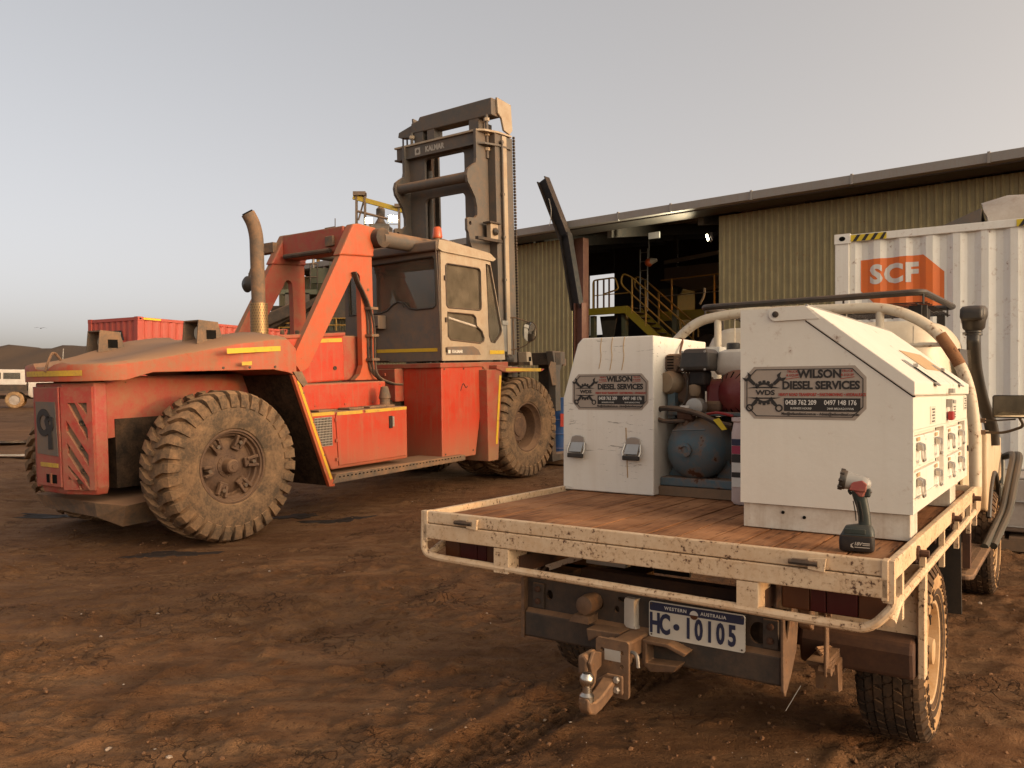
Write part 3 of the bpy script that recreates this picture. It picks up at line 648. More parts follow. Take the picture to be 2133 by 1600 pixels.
# ------------------------------------------------------------------ container handler (big forklift)
hd=thing('container_handler','dusty red heavy forklift with tall mast and huge tyres','forklift'); hd.matrix_world=KM
def big_tyre(side):
    """tyre mesh around the x axis; outer side is +x for side=1"""
    mb=MB(); prof=[(-.19,.375),(-.235,.41),(-.262,.50),(-.268,.60),(-.255,.69),(-.215,.745),(-.12,.765),(0,.77),(.12,.765),(.215,.745),(.255,.69),(.268,.60),(.262,.50),(.235,.41),(.19,.375)]
    mb.lathe(prof,(0,0,0),X,96)
    N=34; pitch=2*math.pi/N
    def P(x,r,a): return (x,r*math.cos(a),r*math.sin(a))
    for s in (-1,1):
        for k in range(N):
            a0=k*pitch+(pitch/2 if s>0 else 0); secs=[]
            for xx,rb,rt,da,hw in ((.015,.75,.806,.52,.15),(.09,.75,.812,.42,.20),(.15,.74,.812,.16,.29),(.215,.72,.803,.0,.33),(.262,.67,.775,-.0,.335),(.276,.63,.70,0,.32),(.272,.60,.635,0,.29)):
                c=a0+side*da*pitch*1.15; h=hw*pitch
                if xx<.262: q=[P(s*xx,rb,c-h*1.12),P(s*xx,rb,c+h*1.12),P(s*xx,rt,c+h),P(s*xx,rt,c-h)]
                else: q=[P(s*(xx-.05),rb,c-h*1.12),P(s*(xx-.05),rb,c+h*1.12),P(s*(xx+.006),rt,c+h),P(s*(xx+.006),rt,c-h)]
                secs.append(q if s>0 else q[::-1])
            mb.loft(secs)
    return mb.mesh('tyre','tyre_big',30)
TYRE={1:big_tyre(1),-1:big_tyre(-1)}
def rear_rim():
    mb=MB(); mb.lathe([(.205,.405),(.225,.395),(.225,.378),(.205,.372),(.20,.355),(.16,.345),(.15,.325),(.10,.315),(.09,.30)],(0,0,0),X,48)
    mb.lathe([(.09,.30),(.085,.30),(.10,.26),(.115,.24),(.12,.12)],(0,0,0),X,48); mb.lathe([(-.2,.375),(-.2,.33),(.1,.315)],(0,0,0),X,40); return mb
def front_rim():
    mb=MB(); mb.lathe([(.205,.405),(.225,.395),(.225,.378),(.205,.370),(.16,.352),(.14,.335),(-.06,.325),(-.07,.30),(-.05,.20)],(0,0,0),X,48); mb.lathe([(-.2,.375),(-.2,.33),(-.07,.3)],(0,0,0),X,40); return mb
def wheel(x,y,side,front,steer=0):
    mb=front_rim() if front else rear_rim()
    w0=mb.build('wheel','rim_dust',hd,loc=(x,y,.81),rot=(0,0,(0 if side>0 else math.pi)+steer))
    t=link('tyre',TYRE[1],w0)
    if not front:
        h=MB(); h.lathe([(.115,.125),(.13,.125),(.135,.085),(.22,.075),(.235,.06),(.238,.03),(.245,.028),(.245,0)],(0,0,0),X,28); h.build('hub','rim_dust',w0)
        for k in range(16): a=k*math.pi/8; MB().cyl((.128,.108*math.cos(a),.108*math.sin(a)),(.14,.108*math.cos(a),.108*math.sin(a)),.008,n=6).build('hub_bolt','rim_dust',w0,smooth=0)
        for k in range(6):
            a=k*math.pi/3+.1; c=Vector((0,math.cos(a),math.sin(a))); tv=Vector((0,-math.sin(a),math.cos(a)))
            cl=MB()
            for sgn in (-1,1): cl.bar(Vector((.165,0,0))+c*.215+tv*(.035*sgn),Vector((.19,0,0))+c*.335+tv*(.05*sgn),.03,.05,X)
            cl.bar(Vector((.15,0,0))+c*.215-tv*.05,Vector((.15,0,0))+c*.215+tv*.05,.06,.04,X); cl.build('rim_clamp','rim_dust',w0,smooth=0,bevel=.006)
            n_=MB(); n_.cyl(Vector((.13,0,0))+c*.27,Vector((.215,0,0))+c*.27,.022,n=6); n_.build('clamp_nut','dusty_steel',w0,smooth=0)
    else:
        h=MB(); h.lathe([(-.04,.235),(.03,.235),(.045,.22),(.05,.16),(.07,.15),(.075,0)],(0,0,0),X,32); h.build('hub','rim_dust',w0)
        for k in range(24): a=k*math.pi/12; MB().cyl((-.06,.27*math.cos(a),.27*math.sin(a)),(.0,.27*math.cos(a),.27*math.sin(a)),.016,n=6).build('wheel_nut','rim_dust',w0,smooth=0)
    return w0
wheel(1.24,.03,1,False,R(-1.5)); wheel(-1.24,.03,-1,False,R(-1.5))
wheel(1.24,5.57,1,True); wheel(-1.24,5.57,-1,True); 
for s in (-1,1):   # inner duals at the front
    w0=front_rim().build('inner_wheel','rim_dust',hd,loc=(s*.66,5.57,.81)); link('tyre',TYRE[1],w0)
MB().cyl((-1.2,.03,.81),(1.2,.03,.81),.16,n=16).build('rear_axle','under_black',hd); MB().cyl((-1.2,5.57,.81),(1.2,5.57,.81),.24,n=20).build('front_axle','under_black',hd)
# chassis
MB().box(-.55,.55,-.75,6.2,.62,1.35).build('chassis','under_black',hd,smooth=0); MB().prism([(-.84,1.15),(-.84,1.79),(1.0,1.79),(1.0,1.30)],'yz',-.54,.54).build('engine_bay','red_dusty',hd,smooth=0)
# counterweight: three flat facets at the back with slotted side panels
cwp=[(-.61,-.86),(-.61,-.99),(-.26,-1.137),(.26,-1.137),(.61,-.99),(.61,-.86)]
mb=MB(); rings=[]
for z,k in ((.58,.93),(.66,.985),(.9,1.0),(1.742,1.015)): rings.append([(x*k,(y+.86)*k-.86,z) for x,y in cwp])
mb.loft(rings); mb.build('counterweight','red_worn',hd,smooth=20,bevel=.012,fixn=True)
def facet(p0,p1):
    e=(Vector((p1[0],p1[1],0))-Vector((p0[0],p0[1],0))); L=e.length; return Vector((p0[0],p0[1],0)),e.normalized(),L
def slots2(L,flip=False):
    a0,a1=.06,L-.06
    def m(p): return [((L-a) if flip else a,b) for a,b in p]
    H=[m([(a1-.11,1.535),(a1,1.535),(a1,1.41)]),m([(a0,.87),(a0+.10,.745),(a0,.745)])]
    for zt in (1.535,1.36,1.13,.90):
        if zt>1.5: H.append(m([(a0+.02,zt),(a0+.11,zt),(a1,zt-.27),(a1,zt-.395)]))
        else:
            zb=zt-.475+(0 if zt>1 else .12)
            if zt>1: H.append(m([(a0,zt),(a1,zt-.36),(a1,zt-.48),(a0,zt-.115)]))
            else: H.append(m([(a0,zt+.0),(a1-.005,zt-.26),(a1-.11,zt-.26),(a0,zt-.11)]))
    return H
def slotted(p0,p1,flip,name='slotted_panel'):
    o,e,L=facet(p0,p1); n=Vector((e.y,-e.x,0)); ol=[(0,.64),(L,.64),(L,1.70),(0,1.70)]
    MB().plate(ol,slots2(L,flip),o+n*.018,e,Z,.034).build(name,'red_worn',hd,smooth=0)
    b=MB(); b.add([o+n*.004+e*a+Z*z for a,z in ((.03,.70),(L-.03,.70),(L-.03,1.57),(.03,1.57))],[(0,1,2,3)]); b.build('slot_backing','dusty_steel',hd,smooth=0)
    for z in (1.33,1.08,.835):
        a=L-.13 if not flip else .13
        MB().lathe([(0,.034),(.02,.034),(.022,.022),(.006,.02),(.006,0)],o+e*a+n*.006+Z*z,n,18).build('drain_plug','dark_steel',hd)
slotted((.265,-1.137),(.607,-.992),False); slotted((-.607,-.992),(-.265,-1.137),True)
MB().prism([(-.255,.66),(.255,.66),(.255,1.70),(-.255,1.70)],'xz',-1.180,-1.138).build('centre_panel','red_worn',hd,smooth=0,bevel=.01)
MB().prism([(-.215,1.0),(.225,.985),(.195,1.545),(-.22,1.55)],'xz',-1.186,-1.181).build('badge_plate','grey_cab',hd,smooth=0)
em=MB(); c0=(-.045,-1.191,1.33)
em.plate(arc(0,0,.145,20,310,22)+arc(0,0,.08,310,20,22),[],c0,X,Z,.008); em.plate([(.02,.02),(.07,.075),(.205,.055),(.205,-.04),(.165,-.09),(.175,-.27),(.085,-.28),(.09,-.12),(.04,-.03)],[arc(.13,0,.026,0,330,10)],c0,X,Z,.008); em.build('badge_emblem','ink_black',hd,smooth=0)
MB().box(-.16,.21,-1.186,-1.181,.865,.91).build('reflective_tape','yellow_tape_worn',hd,smooth=0)
MB().box(-.05,.17,-1.1835,-1.1805,.70,.79).build('tow_pocket','seam',hd,smooth=0); MB().box(.05,.075,-1.197,-1.181,.69,.80).build('tow_pin','red_dusty',hd,smooth=0)
mb=MB(); mb.loft([[(-.72,-.9,.34),(.5,-.95,.34),(.62,-.75,.22),(.62,.9,.25),(-.72,.9,.25)],[(-.75,-.98,.50),(.55,-1.0,.50),(.80,-.80,.46),(.80,.9,.56),(-.75,.9,.56)]]); mb.build('belly_plate','dusty_steel',hd,smooth=0,fixn=True)
# tail bonnet: loft along y
def bonnet():
    mb=MB(); rings=[]
    Yv=[-1.205,-1.19,-1.15,-1.10,-1.03,-.93,-.80,-.55,-.2,.2,.6,.80,.925]
    WT={-1.205:.22,-1.19:.34,-1.15:.50,-1.10:.62,-1.03:.73,-.93:.81}
    for y in Yv:
        w=WT.get(y) or .86+(1.45-.86)*float(sstep(-.95,.55,np.array(y)))
        zl=1.755+ (.0 if y<-.75 else .075*float(sstep(-.8,-.65,np.array(y)))); 
        if y>.7: zl=1.83-.08*(y-.7)/.225
        zs=1.93+.27*float(sstep(-1.15,.75,np.array(y))); 
        if y>.8: zs-=.11*(y-.8)/.125
        if y<-1.17: zs-=.025
        if y<-1.2: zs-=.04
        zc=zs+.035+.05*float(sstep(-1.1,.2,np.array(y)))
        rings.append([(-w,y,zl),(-w*1.0,y,zs-.03),(-w*.965,y,zs),(-w*.6,y,zc-.01),(-w*.5,y,zc-.05),(0,y,zc-.06),(w*.5,y,zc-.05),(w*.6,y,zc-.01),(w*.965,y,zs),(w,y,zs-.03),(w,y,zl)])
    mb.loft(rings); return mb
bonnet().build('tail_bonnet','bonnet_dust',hd,smooth=32,fixn=True,bevel=.006)
MB().prism([(-1.06,1.83),(-1.06,1.87),(-.75,1.87),(-.75,1.83)],'yz',0,0)
def tape(name,pts,n,w,mat='yellow_tape'):
    """thin reflective strip along pts, lifted off along n"""
    mb=MB(); n=Vector(n).normalized(); A=[];B=[]
    for i,p in enumerate(pts):
        p=Vector(p); d=(Vector(pts[min(i+1,len(pts)-1)])-Vector(pts[max(i-1,0)])).normalized(); u=n.cross(d).normalized()
        A.append(p+n*.004-u*w/2); B.append(p+n*.004+u*w/2)
    mb.loft([A,B],closed=False,cap=False); return mb.build(name,mat,hd,smooth=0)
tape('reflective_tape',[(1.452,-.0,2.035),(1.452,.70,2.065)],(1,0,0),.055)
tape('reflective_tape',[(1.452,.18,1.90),(1.452,.31,1.905)],(1,0,0),.04,'yellow_tape_worn')
pts=[(-.40,-1.182,1.84),(-.34,-1.197,1.84),(-.22,-1.212,1.84),(0,-1.212,1.84),(.22,-1.212,1.84),(.34,-1.197,1.84),(.50,-1.157,1.84),(.62,-1.108,1.84)]
mb=MB(); mb.loft([[(p[0],p[1],p[2]-.028) for p in pts],[(p[0],p[1],p[2]+.028) for p in pts]],closed=False,cap=False); mb.build('reflective_tape','yellow_tape_worn',hd,smooth=40)
def lamp_box(x,y,z,s):
    o=MB(); o.prism([(y,z),(y+.34,z),(y+.27,z+.24),(y+.03,z+.26)],'yz',x-.14,x-.125); o.prism([(y,z),(y+.34,z),(y+.27,z+.24),(y+.03,z+.26)],'yz',x+.125,x+.14); o.prism([(y+.03,z+.245),(y+.27,z+.225),(y+.27,z+.24),(y+.03,z+.26)],'yz',x-.125,x+.125)
    b=o.build('tail_lamp_guard','dusty_steel',hd,smooth=0)
    MB().lathe([(0,.085),(.09,.07),(.12,.03)],(x,y+.12,z+.12),Y,18,cap=True).build('tail_lamp','black_plastic',b); MB().cyl((x,y+.11,z+.12),(x,y+.125,z+.12),.075,n=18).build('lamp_lens','lens_clear',b)
    MB().box(x+.1395,x+.143,y+.12,y+.24,z+.05,z+.15).build('lamp_window','seam',b,smooth=0)
lamp_box(-.72,-.30,2.08,1); lamp_box(.86,-.05,2.13,1)
mb=MB(); mb.tube(roundpath([(.02,-1.02,1.98),(.02,-1.08,2.06),(.06,-1.13,2.05),(.10,-1.19,1.96),(.10,-1.222,1.86)],.03),.014,6); mb.build('bonnet_latch','rim_dust',hd)
# exhaust
ex=.42; ey=1.22
mb=MB(); mb.tube(roundpath([(ex,ey,2.2),(ex,ey,3.50),(ex-.018,ey-.03,3.66),(ex-.042,ey-.085,3.77)],.12),.085,20); mb.build('exhaust_pipe','dusty_steel',hd)
mb=MB(); mb.cyl((ex-.0415,ey-.084,3.769),(ex-.0455,ey-.093,3.786),.07,n=18); mb.build('exhaust_mouth','seam',hd)
m,n,b=mk('perforated'); tc=nd(n,'ShaderNodeTexCoord'); 
b.inputs['Base Color'].default_value=(.33,.22,.11,1); b.inputs['Metallic'].default_value=.7; b.inputs['Roughness'].default_value=.45; MATS['perforated']=m
sh=MB(); nn=22; rows=13; r=.108; z0=2.2; hgt=.46
for j in range(rows):
    for i in range(nn):
        a0=2*math.pi*(i+(j%2)*.5)/nn; da=2*math.pi/nn; za=z0+hgt*j/rows; dz=hgt/rows
        def Q(u,v): a=a0+da*u; return (ex+r*math.cos(a),ey+r*math.sin(a),za+dz*v)
        ho=[Q(.5+.27*math.cos(k*math.pi/3),.5+.27*math.sin(k*math.pi/3)) for k in range(6)]
        ou=[Q(1,.5),Q(1,1),Q(0,1),Q(0,.5),Q(0,0),Q(1,0)]
        sh.add(ou+ho,[(k,(k+1)%6,6+(k+1)%6,6+k) for k in range(6)])
sh.build('perforated_shield','perforated',hd,smooth=0)
# wheel-arch bulkhead and slanted skirt edge
def slab(pts_yz,x0,x1): return MB().prism(pts_yz,'yz',x0,x1)
slab([(.86,1.76),(.92,1.76),(1.43,.42),(1.37,.42)],.5,1.405).build('arch_bulkhead','under_black',hd,smooth=0)  # near-black colour paints the shade inside the wheel arch
slab([(.85,1.765),(.94,1.765),(1.45,.41),(1.36,.41)],1.405,1.46).build('arch_skirt','orange',hd,smooth=0,bevel=.006)
slab([(.85,1.765),(.94,1.765),(1.45,.41),(1.36,.41)],-1.46,-1.405).build('arch_skirt','orange',hd,smooth=0)
tape('reflective_tape',[(1.461,.925,1.70),(1.461,1.385,.50)],(1,0,0),.032)
slab([(.86,1.80),(.98,1.80),(1.06,1.66),(1.0,1.62),(.92,1.70)],1.38,1.475).build('skirt_bracket','dusty_steel',hd,smooth=0)
# side tank/battery box
slab([(1.12,1.30),(2.81,1.30),(2.80,.60),(1.45,.60)],.6,1.40).build('side_box','red',hd,smooth=0,bevel=.02,seg=3)
slab([(1.53,1.27),(2.785,1.27),(2.775,.64),(1.56,.64)],1.40,1.418).build('box_door','red',hd,smooth=0,bevel=.008)
tape('reflective_tape',[(1.401,1.13,1.285),(1.401,1.52,1.285)],(1,0,0),.04,'yellow_tape_worn'); tape('reflective_tape',[(1.419,1.545,1.275),(1.419,1.97,1.275)],(1,0,0),.04,'yellow_tape_worn'); tape('reflective_tape',[(1.419,2.02,1.275),(2.78,1.275+0,0)] if 0 else [(1.419,2.02,1.275),(1.419,2.78,1.275)],(1,0,0),.04,'yellow_tape_worn')
MB().box(1.401,1.404,1.20,1.47,.90,1.24).build('vent_hole','seam',hd,smooth=0)
gm=MB()
for k in range(13): y=1.20+.27*k/12; gm.box(1.404,1.409,y-.004,y+.004,.90,1.24)
for k in range(12): z=.90+.34*k/11; gm.box(1.409,1.413,1.20,1.47,z-.004,z+.004)
gm.build('vent_grille','galv',hd,smooth=0)
MB().box(1.418,1.428,2.44,2.50,1.03,1.19).build('latch_plate','steel_black',hd,smooth=0); MB().box(1.428,1.446,2.485,2.515,1.05,1.18).build('door_latch','galv',hd,smooth=0)
for z in (1.2,.95,.72): MB().box(1.415,1.424,1.515,1.545,z-.02,z+.02).build('hinge','red_dusty',hd,smooth=0)
for yy,l in ((1.35,.3),(1.85,.25),(2.2,.3)): MB().box(1.1,1.32,yy,yy+l,1.301,1.325).build('top_hatch','dusty_steel',hd,smooth=0,bevel=.006)
MB().lathe([(0,.13),(.02,.13),(.03,.07),(.10,.068),(.11,.08),(.13,.08),(.26,.05),(.27,.03)],(1.18,2.62,1.302),Z,20,cap=True).build('filler_cap','dusty_steel',hd)
# step
slab([(1.40,.44),(3.95,.45),(3.95,.53),(2.85,.545),(1.47,.555)],.9,1.47).build('step','dusty_steel',hd,smooth=0,bevel=.01)
sm=MB()
for k in range(36): y=1.5+k*.066; sm.box(1.4705,1.4735,y,y+.028,.505,.52)
sm.build('step_slots','seam',hd,smooth=0)
# middle body
slab([(1.0,1.64),(2.86,1.64),(2.86,1.30),(1.15,1.30)],.5,.97).build('mid_body','red',hd,smooth=0,bevel=.02)
slab([(.95,2.17),(1.0,1.62),(2.40,1.66),(2.40,2.29),(1.25,2.23)],-.64,.665).build('engine_cover','red',hd,smooth=0,bevel=.025,seg=3)
slab([(1.2,2.20),(2.41,2.262),(2.41,2.31),(1.2,2.25)],-.66,.69).build('engine_lid','red_dusty',hd,smooth=0,bevel=.01)
slab([(2.41,1.66),(2.85,1.66),(2.85,2.27),(2.41,2.27)],-.6,.60).build('cover_end','red_dusty',hd,smooth=0,bevel=.02)
tape('reflective_tape',[(.667,1.62,2.18),(.667,2.36,2.205)],(1,0,0),.05,'yellow_tape_worn')
MB().lathe([(0,.028),(.012,.028),(.012,.014),(.004,.012),(.004,0)],(.666,2.22,1.83),X,14).build('cover_lock','dark_steel',hd)
mb=MB(); mb.tube(roundpath([(.3,1.05,2.2),(.3,1.05,2.27),(.3,1.3,2.27),(.3,1.3,2.2)],.03),.012,6); mb.build('grab_handle','dark_steel',hd)
# A-frames
def aframe(s):
    ol=[(1.46,1.90),(1.60,1.80),(2.52,3.12),(2.545,3.13)]
    ol=[(1.44,1.93),(1.60,1.80),(1.66,1.84),(2.37,2.93),(2.40,2.97)]
    out=[(1.45,1.95),(1.58,1.79),(1.70,1.84),(2.50,3.05)]+arc(2.58,3.05,.075,150,20,6)+[(2.66,2.9),(2.655,1.86),(2.60,1.74),(2.50,1.66),(2.95,1.66),(2.90,1.8),(2.885,2.4),(2.885,3.42),(2.93,3.44),(2.95,3.74),(2.62,3.76),(2.54,3.70),(2.30,3.33)]
    mb=MB(); mb.plate(out,[],(s*.70,0,0),Y,Z,.09 ); return mb
for s in (1,-1):
    aframe(s).build('a_frame','orange' if s>0 else 'red_dusty',hd,smooth=0,bevel=.01)
    slab([(2.27,3.33),(2.53,3.77),(2.63,3.79),(2.96,3.77),(2.97,3.62),(2.90,3.55),(2.90,3.36)],s*.70-.075,s*.70+.075).build('a_frame_head','orange' if s>0 else 'red_dusty',hd,smooth=0,bevel=.02)
MB().prism([(2.48,3.42),(2.80,3.42),(2.80,3.74),(2.48,3.76)],'yz',-.625,.62).build('cross_beam','red_dusty',hd,smooth=0,bevel=.02)
MB().tube([(-.55,2.44,3.44),(.4,2.44,3.44)],.035,8).build('beam_pipe','dark_steel',hd); MB().box(.30,.46,2.44,2.479,3.50,3.64).build('beam_lamp','dusty_steel',hd,smooth=0,bevel=.01)
MB().box(-1.08,-.70,2.36,2.52,3.52,3.66).build('mirror_bracket','dusty_steel',hd,smooth=0)
mb=MB(); mb.tube(smooth_path([(-1.0,2.4,3.55),(-1.1,2.3,3.35),(-1.14,2.25,3.15)]),.014,6); mb.build('mirror_arm','dark_steel',hd)
MB().lathe([(0,.0),(.02,.09),(.05,.12),(.06,.12)],(-1.14,2.18,3.08),Y,24,cap=True).build('round_mirror','black_plastic',hd)
for s in (-1,1):
    MB().lathe([(-.10,.135),(.09,.135),(.10,.11),(.10,0)],(s*.80,2.98,3.62),X if s>0 else -X,24,cap=True).build('cylinder_pin','dark_steel',hd)
    MB().cyl((s*.80,3.0,3.62),(s*.80,4.45,3.60),.115,n=22).build('tilt_cylinder','mast_grey',hd); MB().cyl((s*.80,4.45,3.60),(s*.80,5.55,3.58),.065,n=16).build('tilt_rod','mast_grey',hd); MB().cyl((s*.8,4.38,3.60),(s*.8,4.47,3.60),.13,n=22).build('cylinder_gland','mast_grey',hd)
for k in range(3):
    mb=MB(); dx=.76+.03*k; mb.tube(smooth_path([(dx,2.50,3.12),(dx,2.56,2.98),(dx,2.72,2.72),(dx,2.76+.03*k,2.4),(dx,2.76+.03*k,1.9),(dx+.05,2.84,1.70),(dx+.15,3.0,1.60),(dx+.25,3.1,1.58)]),.017,6); mb.build('hydraulic_hose','hose_black',hd)
for z in (2.62,2.25,1.92): MB().box(.745,.87,2.72,2.86,z,z+.035).build('hose_clamp','dusty_steel',hd,smooth=0)
# cab pedestal box
slab([(3.60,1.85),(4.66,1.85),(4.34,.48),(3.57,.48)],.62,1.35).build('pedestal','red',hd,smooth=0,bevel=.012)
slab([(3.42,1.80),(3.62,1.80),(3.60,1.32),(3.42,1.32)],-.5,.615).build('pedestal_rear','red_dusty',hd,smooth=0,bevel=.01)
slab([(3.56,1.87),(5.2,1.87),(5.2,1.74),(4.6,1.74),(4.55,1.80),(3.56,1.80)],-.7,1.37).build('cab_floor','red_dusty',hd,smooth=0,bevel=.01)
MB().box(.28,.44,3.39,3.42,1.70,1.74).build('pedestal_handle','red_dusty',hd,smooth=0)
for yy,zz in ((3.66,1.78),(4.1,1.78),(4.56,1.78),(3.64,.56),(4.28,.56)): MB().cyl((1.351,yy,zz),(1.358,yy,zz),.014,n=8).build('bolt','dark_steel',hd,smooth=0)
MB().tube(smooth_path([(1.353,4.02,1.46),(1.353,4.08,1.56),(1.353,4.14,1.50),(1.353,4.18,1.52)]),.006,5).build('paint_mark','ink_black',hd)
slab([(3.58,1.2),(4.5,1.2),(4.35,.5),(3.57,.5)],-1.1,.6).build('pedestal_inner','under_black',hd,smooth=0)
# front mudguard
slab([(4.47,1.755),(4.86,1.755),(4.71,.375),(4.46,.375)],.9,1.5).build('front_guard','red_dusty',hd,smooth=0,bevel=.012)
slab([(4.70,1.76),(4.85,1.72),(5.0,1.70),(5.95,1.70),(6.02,1.74),(5.0,1.79),(4.7,1.82)],.9,1.52).build('guard_top','red_dusty',hd,smooth=0,bevel=.008)
tape('reflective_tape',[(1.502,4.80,1.66),(1.502,4.665,.62)],(1,0,0),.05); tape('reflective_tape',[(1.522,4.92,1.745),(1.522,5.9,1.725)],(1,0,0),.05,'yellow_tape_worn')

# seams, bolts and small decals of the body
for y in (-.05,.28,.62): MB().lathe([(0,.016),(.006,.014),(.008,0)],(1.452,y,1.86),X,10).build('bonnet_bolt','dark_steel',hd)
for y,z in ((1.18,1.36),(1.6,1.36),(2.1,1.36),(2.6,1.36),(1.18,1.60),(2.75,1.60)): MB().cyl((.971,y,z),(.978,y,z),.013,n=8).build('body_bolt','red_dusty',hd,smooth=0)
for z in (1.55,1.2,.8): MB().cyl((1.46,.94+(1.72-z)*.38,z),(1.468,.94+(1.72-z)*.38,z),.011,n=8).build('skirt_bolt','dusty_steel',hd,smooth=0)
for y in (1.75,2.0,2.25): MB().lathe([(0,.03),(.05,.03),(.06,.02)],(.2,y,2.29),Z,14,cap=True).build('engine_cap','dusty_steel',hd)
for z in (2.1,2.9): MB().lathe([(0,.022),(.008,.02),(.01,0)],(.746,2.80,z),X,10).build('frame_bolt','dusty_steel',hd)
# ------------------------------------------------------------------ handler: cab
CR,CLF,YB=1.30,-.62,3.66
out=[(CLF,1.90),(CR,1.90),(CR,3.46),(CLF,3.46)]
win=[(CLF+.08,2.64),(.15,2.64),(.27,2.67),(.40,2.755),(.50,2.79),(.62,2.765),(.72,2.68),(.85,2.655),(1.18,2.66),(1.235,2.70),(1.235,3.36),(1.19,3.395),(CLF+.08,3.36)]
MB().plate(out,[win],(0,YB+.02,0),X,Z,.04).build('rear_panel','grey_cab',hd,smooth=0)
MB().plate(win,[],(0,YB+.02,0),X,Z,.006).build('rear_window','glass_cab',hd,smooth=0)
MB().tube([(p[0],YB-.004,p[1]) for p in win],.014,6,closed=True).build('window_seal','black_plastic',hd)
tape('reflective_tape',[(.02,YB-.001,2.07),(1.24,YB-.001,2.06)],(0,-1,0),.05)
MB().box(-.02,.24,YB-.17,YB-.003,2.40,2.60).build('air_unit','grey_cab',hd,smooth=0,bevel=.012); MB().box(-.01,.23,YB-.178,YB-.171,2.425,2.445).build('air_unit_slot','seam',hd,smooth=0)
MB().tube(roundpath([(.02,YB-.02,2.38),(.02,YB-.02,2.0),(.06,YB-.02,1.93),(.3,YB-.02,1.92)],.05),.014,6).build('cab_hose','hose_black',hd)
MB().tube(smooth_path([(.55,YB-.03,2.78),(.62,YB-.05,2.76),(.64,YB-.03,2.70)]),.012,6).build('wiper_arm','black_plastic',hd)
def cabside(x,mat):
    s=1 if x>0 else -1
    fr=[(3.66,1.90),(4.74,1.90),(4.74,2.7),(4.70,3.43),(3.68,3.48)]
    u=rrect(3.78,4.60,2.665,3.30,.06); u=[(a,b-(a-3.7)*.015) for a,b in u]
    l=[(3.80,2.60),(4.40,2.585),(4.46,2.54),(4.47,2.42),(4.60,2.34),(4.655,2.24),(4.64,2.19),(4.55,2.155),(3.86,2.20),(3.80,2.25)]
    MB().plate(fr,[u,l],(x,0,0),Y,Z,.045).build('cab_door',mat,hd,smooth=0)
    MB().plate(u,[],(x-s*.004,0,0),Y,Z,.006).build('door_glass','glass_cab',hd,smooth=0); MB().plate(l,[],(x-s*.004,0,0),Y,Z,.006).build('door_glass','glass_cab',hd,smooth=0)
    for w_ in (u,l): MB().tube([(x+s*.024,a,b) for a,b in w_],.010,6,closed=True).build('window_seal','hose_black',hd)
    q=[(4.75,1.90),(5.20,1.90),(5.17,2.28),(4.86,3.43),(4.71,3.43),(4.75,2.7)]
    qg=[(4.79,2.27),(4.84,2.18),(4.93,2.165),(5.09,2.30),(5.115,2.36),(4.85,3.36),(4.755,3.37)]
    MB().plate(q,[qg],(x-s*.004,0,0),Y,Z,.04).build('quarter_panel',mat,hd,smooth=0); MB().plate(qg,[],(x-s*.006,0,0),Y,Z,.006).build('quarter_glass','glass_cab',hd,smooth=0)
    MB().tube([(x+s*.018,a,b) for a,b in qg],.010,6,closed=True).build('window_seal','hose_black',hd)
    return s
cabside(CR,'sunlit_beige'); cabside(CLF,'grey_cab')  # right side in the painted sunlit tone, left in plain grey
tape('reflective_tape',[(1.32,4.79,2.02),(1.32,5.17,2.02)],(1,0,0),.06)
MB().prism([(3.74,1.98),(4.56,1.98),(4.50,2.06),(4.38,2.11),(3.76,2.10)],'yz',1.3235,1.326).build('door_kick','grey_cab',hd,smooth=0)
tm=MB(); tm.plate([(3.79,2.005),(3.84,2.005),(3.84,2.055),(3.79,2.055)],[],(1.327,0,0),Y,Z,.002); tm.text('KALMAR',.062,(1.3275,4.0,2.03),Y,Z,.002,bold=.002); tm.build('door_lettering','ink_white',hd,smooth=0)
MB().box(1.325,1.345,3.735,3.765,2.45,2.52).build('door_hinge','dark_steel',hd,smooth=0); MB().box(1.325,1.345,3.735,3.765,3.05,3.12).build('door_hinge','dark_steel',hd,smooth=0); MB().box(1.325,1.345,3.735,3.765,2.02,2.09).build('door_hinge','dark_steel',hd,smooth=0)
MB().tube([(1.30,3.84,2.52),(1.30,4.52,2.40)],.016,6).build('door_bar','fuel_white',hd); MB().box(1.272,1.29,4.20,4.32,3.17,3.24).build('window_sticker','ink_white',hd,smooth=0)
MB().box(1.27,1.285,4.54,4.575,2.75,3.25).build('window_slide','dark_steel',hd,smooth=0)
# front, roof, pillars, inside
MB().prism([(5.18,1.9),(5.22,1.9),(5.19,2.3),(5.15,2.3)],'yz',CLF,CR-.03).build('front_panel','grey_cab',hd,smooth=0)
mb=MB(); mb.add([(CLF+.03,5.17,2.3),(CR-.03,5.17,2.3),(CR-.03,4.86,3.43),(CLF+.03,4.86,3.43)],[(0,1,2,3)]); mb.build('windscreen','glass_cab',hd,smooth=0)
MB().prism([(3.58,3.47),(3.58,3.60),(3.75,3.645),(4.80,3.55),(5.0,3.47),(4.95,3.43),(3.7,3.46)],'yz',CLF-.04,CR+.035).build('cab_roof','grey_cab',hd,smooth=0,bevel=.02)
MB().prism([(3.60,3.49),(3.62,3.615),(3.9,3.615),(4.82,3.535),(4.97,3.46),(4.9,3.42),(3.7,3.455)],'yz',CR+.037,CR+.05).build('roof_visor','sunlit_beige',hd,smooth=0)
for x,y in ((CR-.05,3.70),(CLF+.05,3.70)): MB().box(x-.04,x+.03,y-.015,y+.05,1.9,3.46).build('pillar','grey_cab',hd,smooth=0)
MB().tube([(1.33,3.63,1.95),(1.33,3.60,2.9),(1.325,3.57,3.58)],.008,5).build('aerial_lead','hose_black',hd)
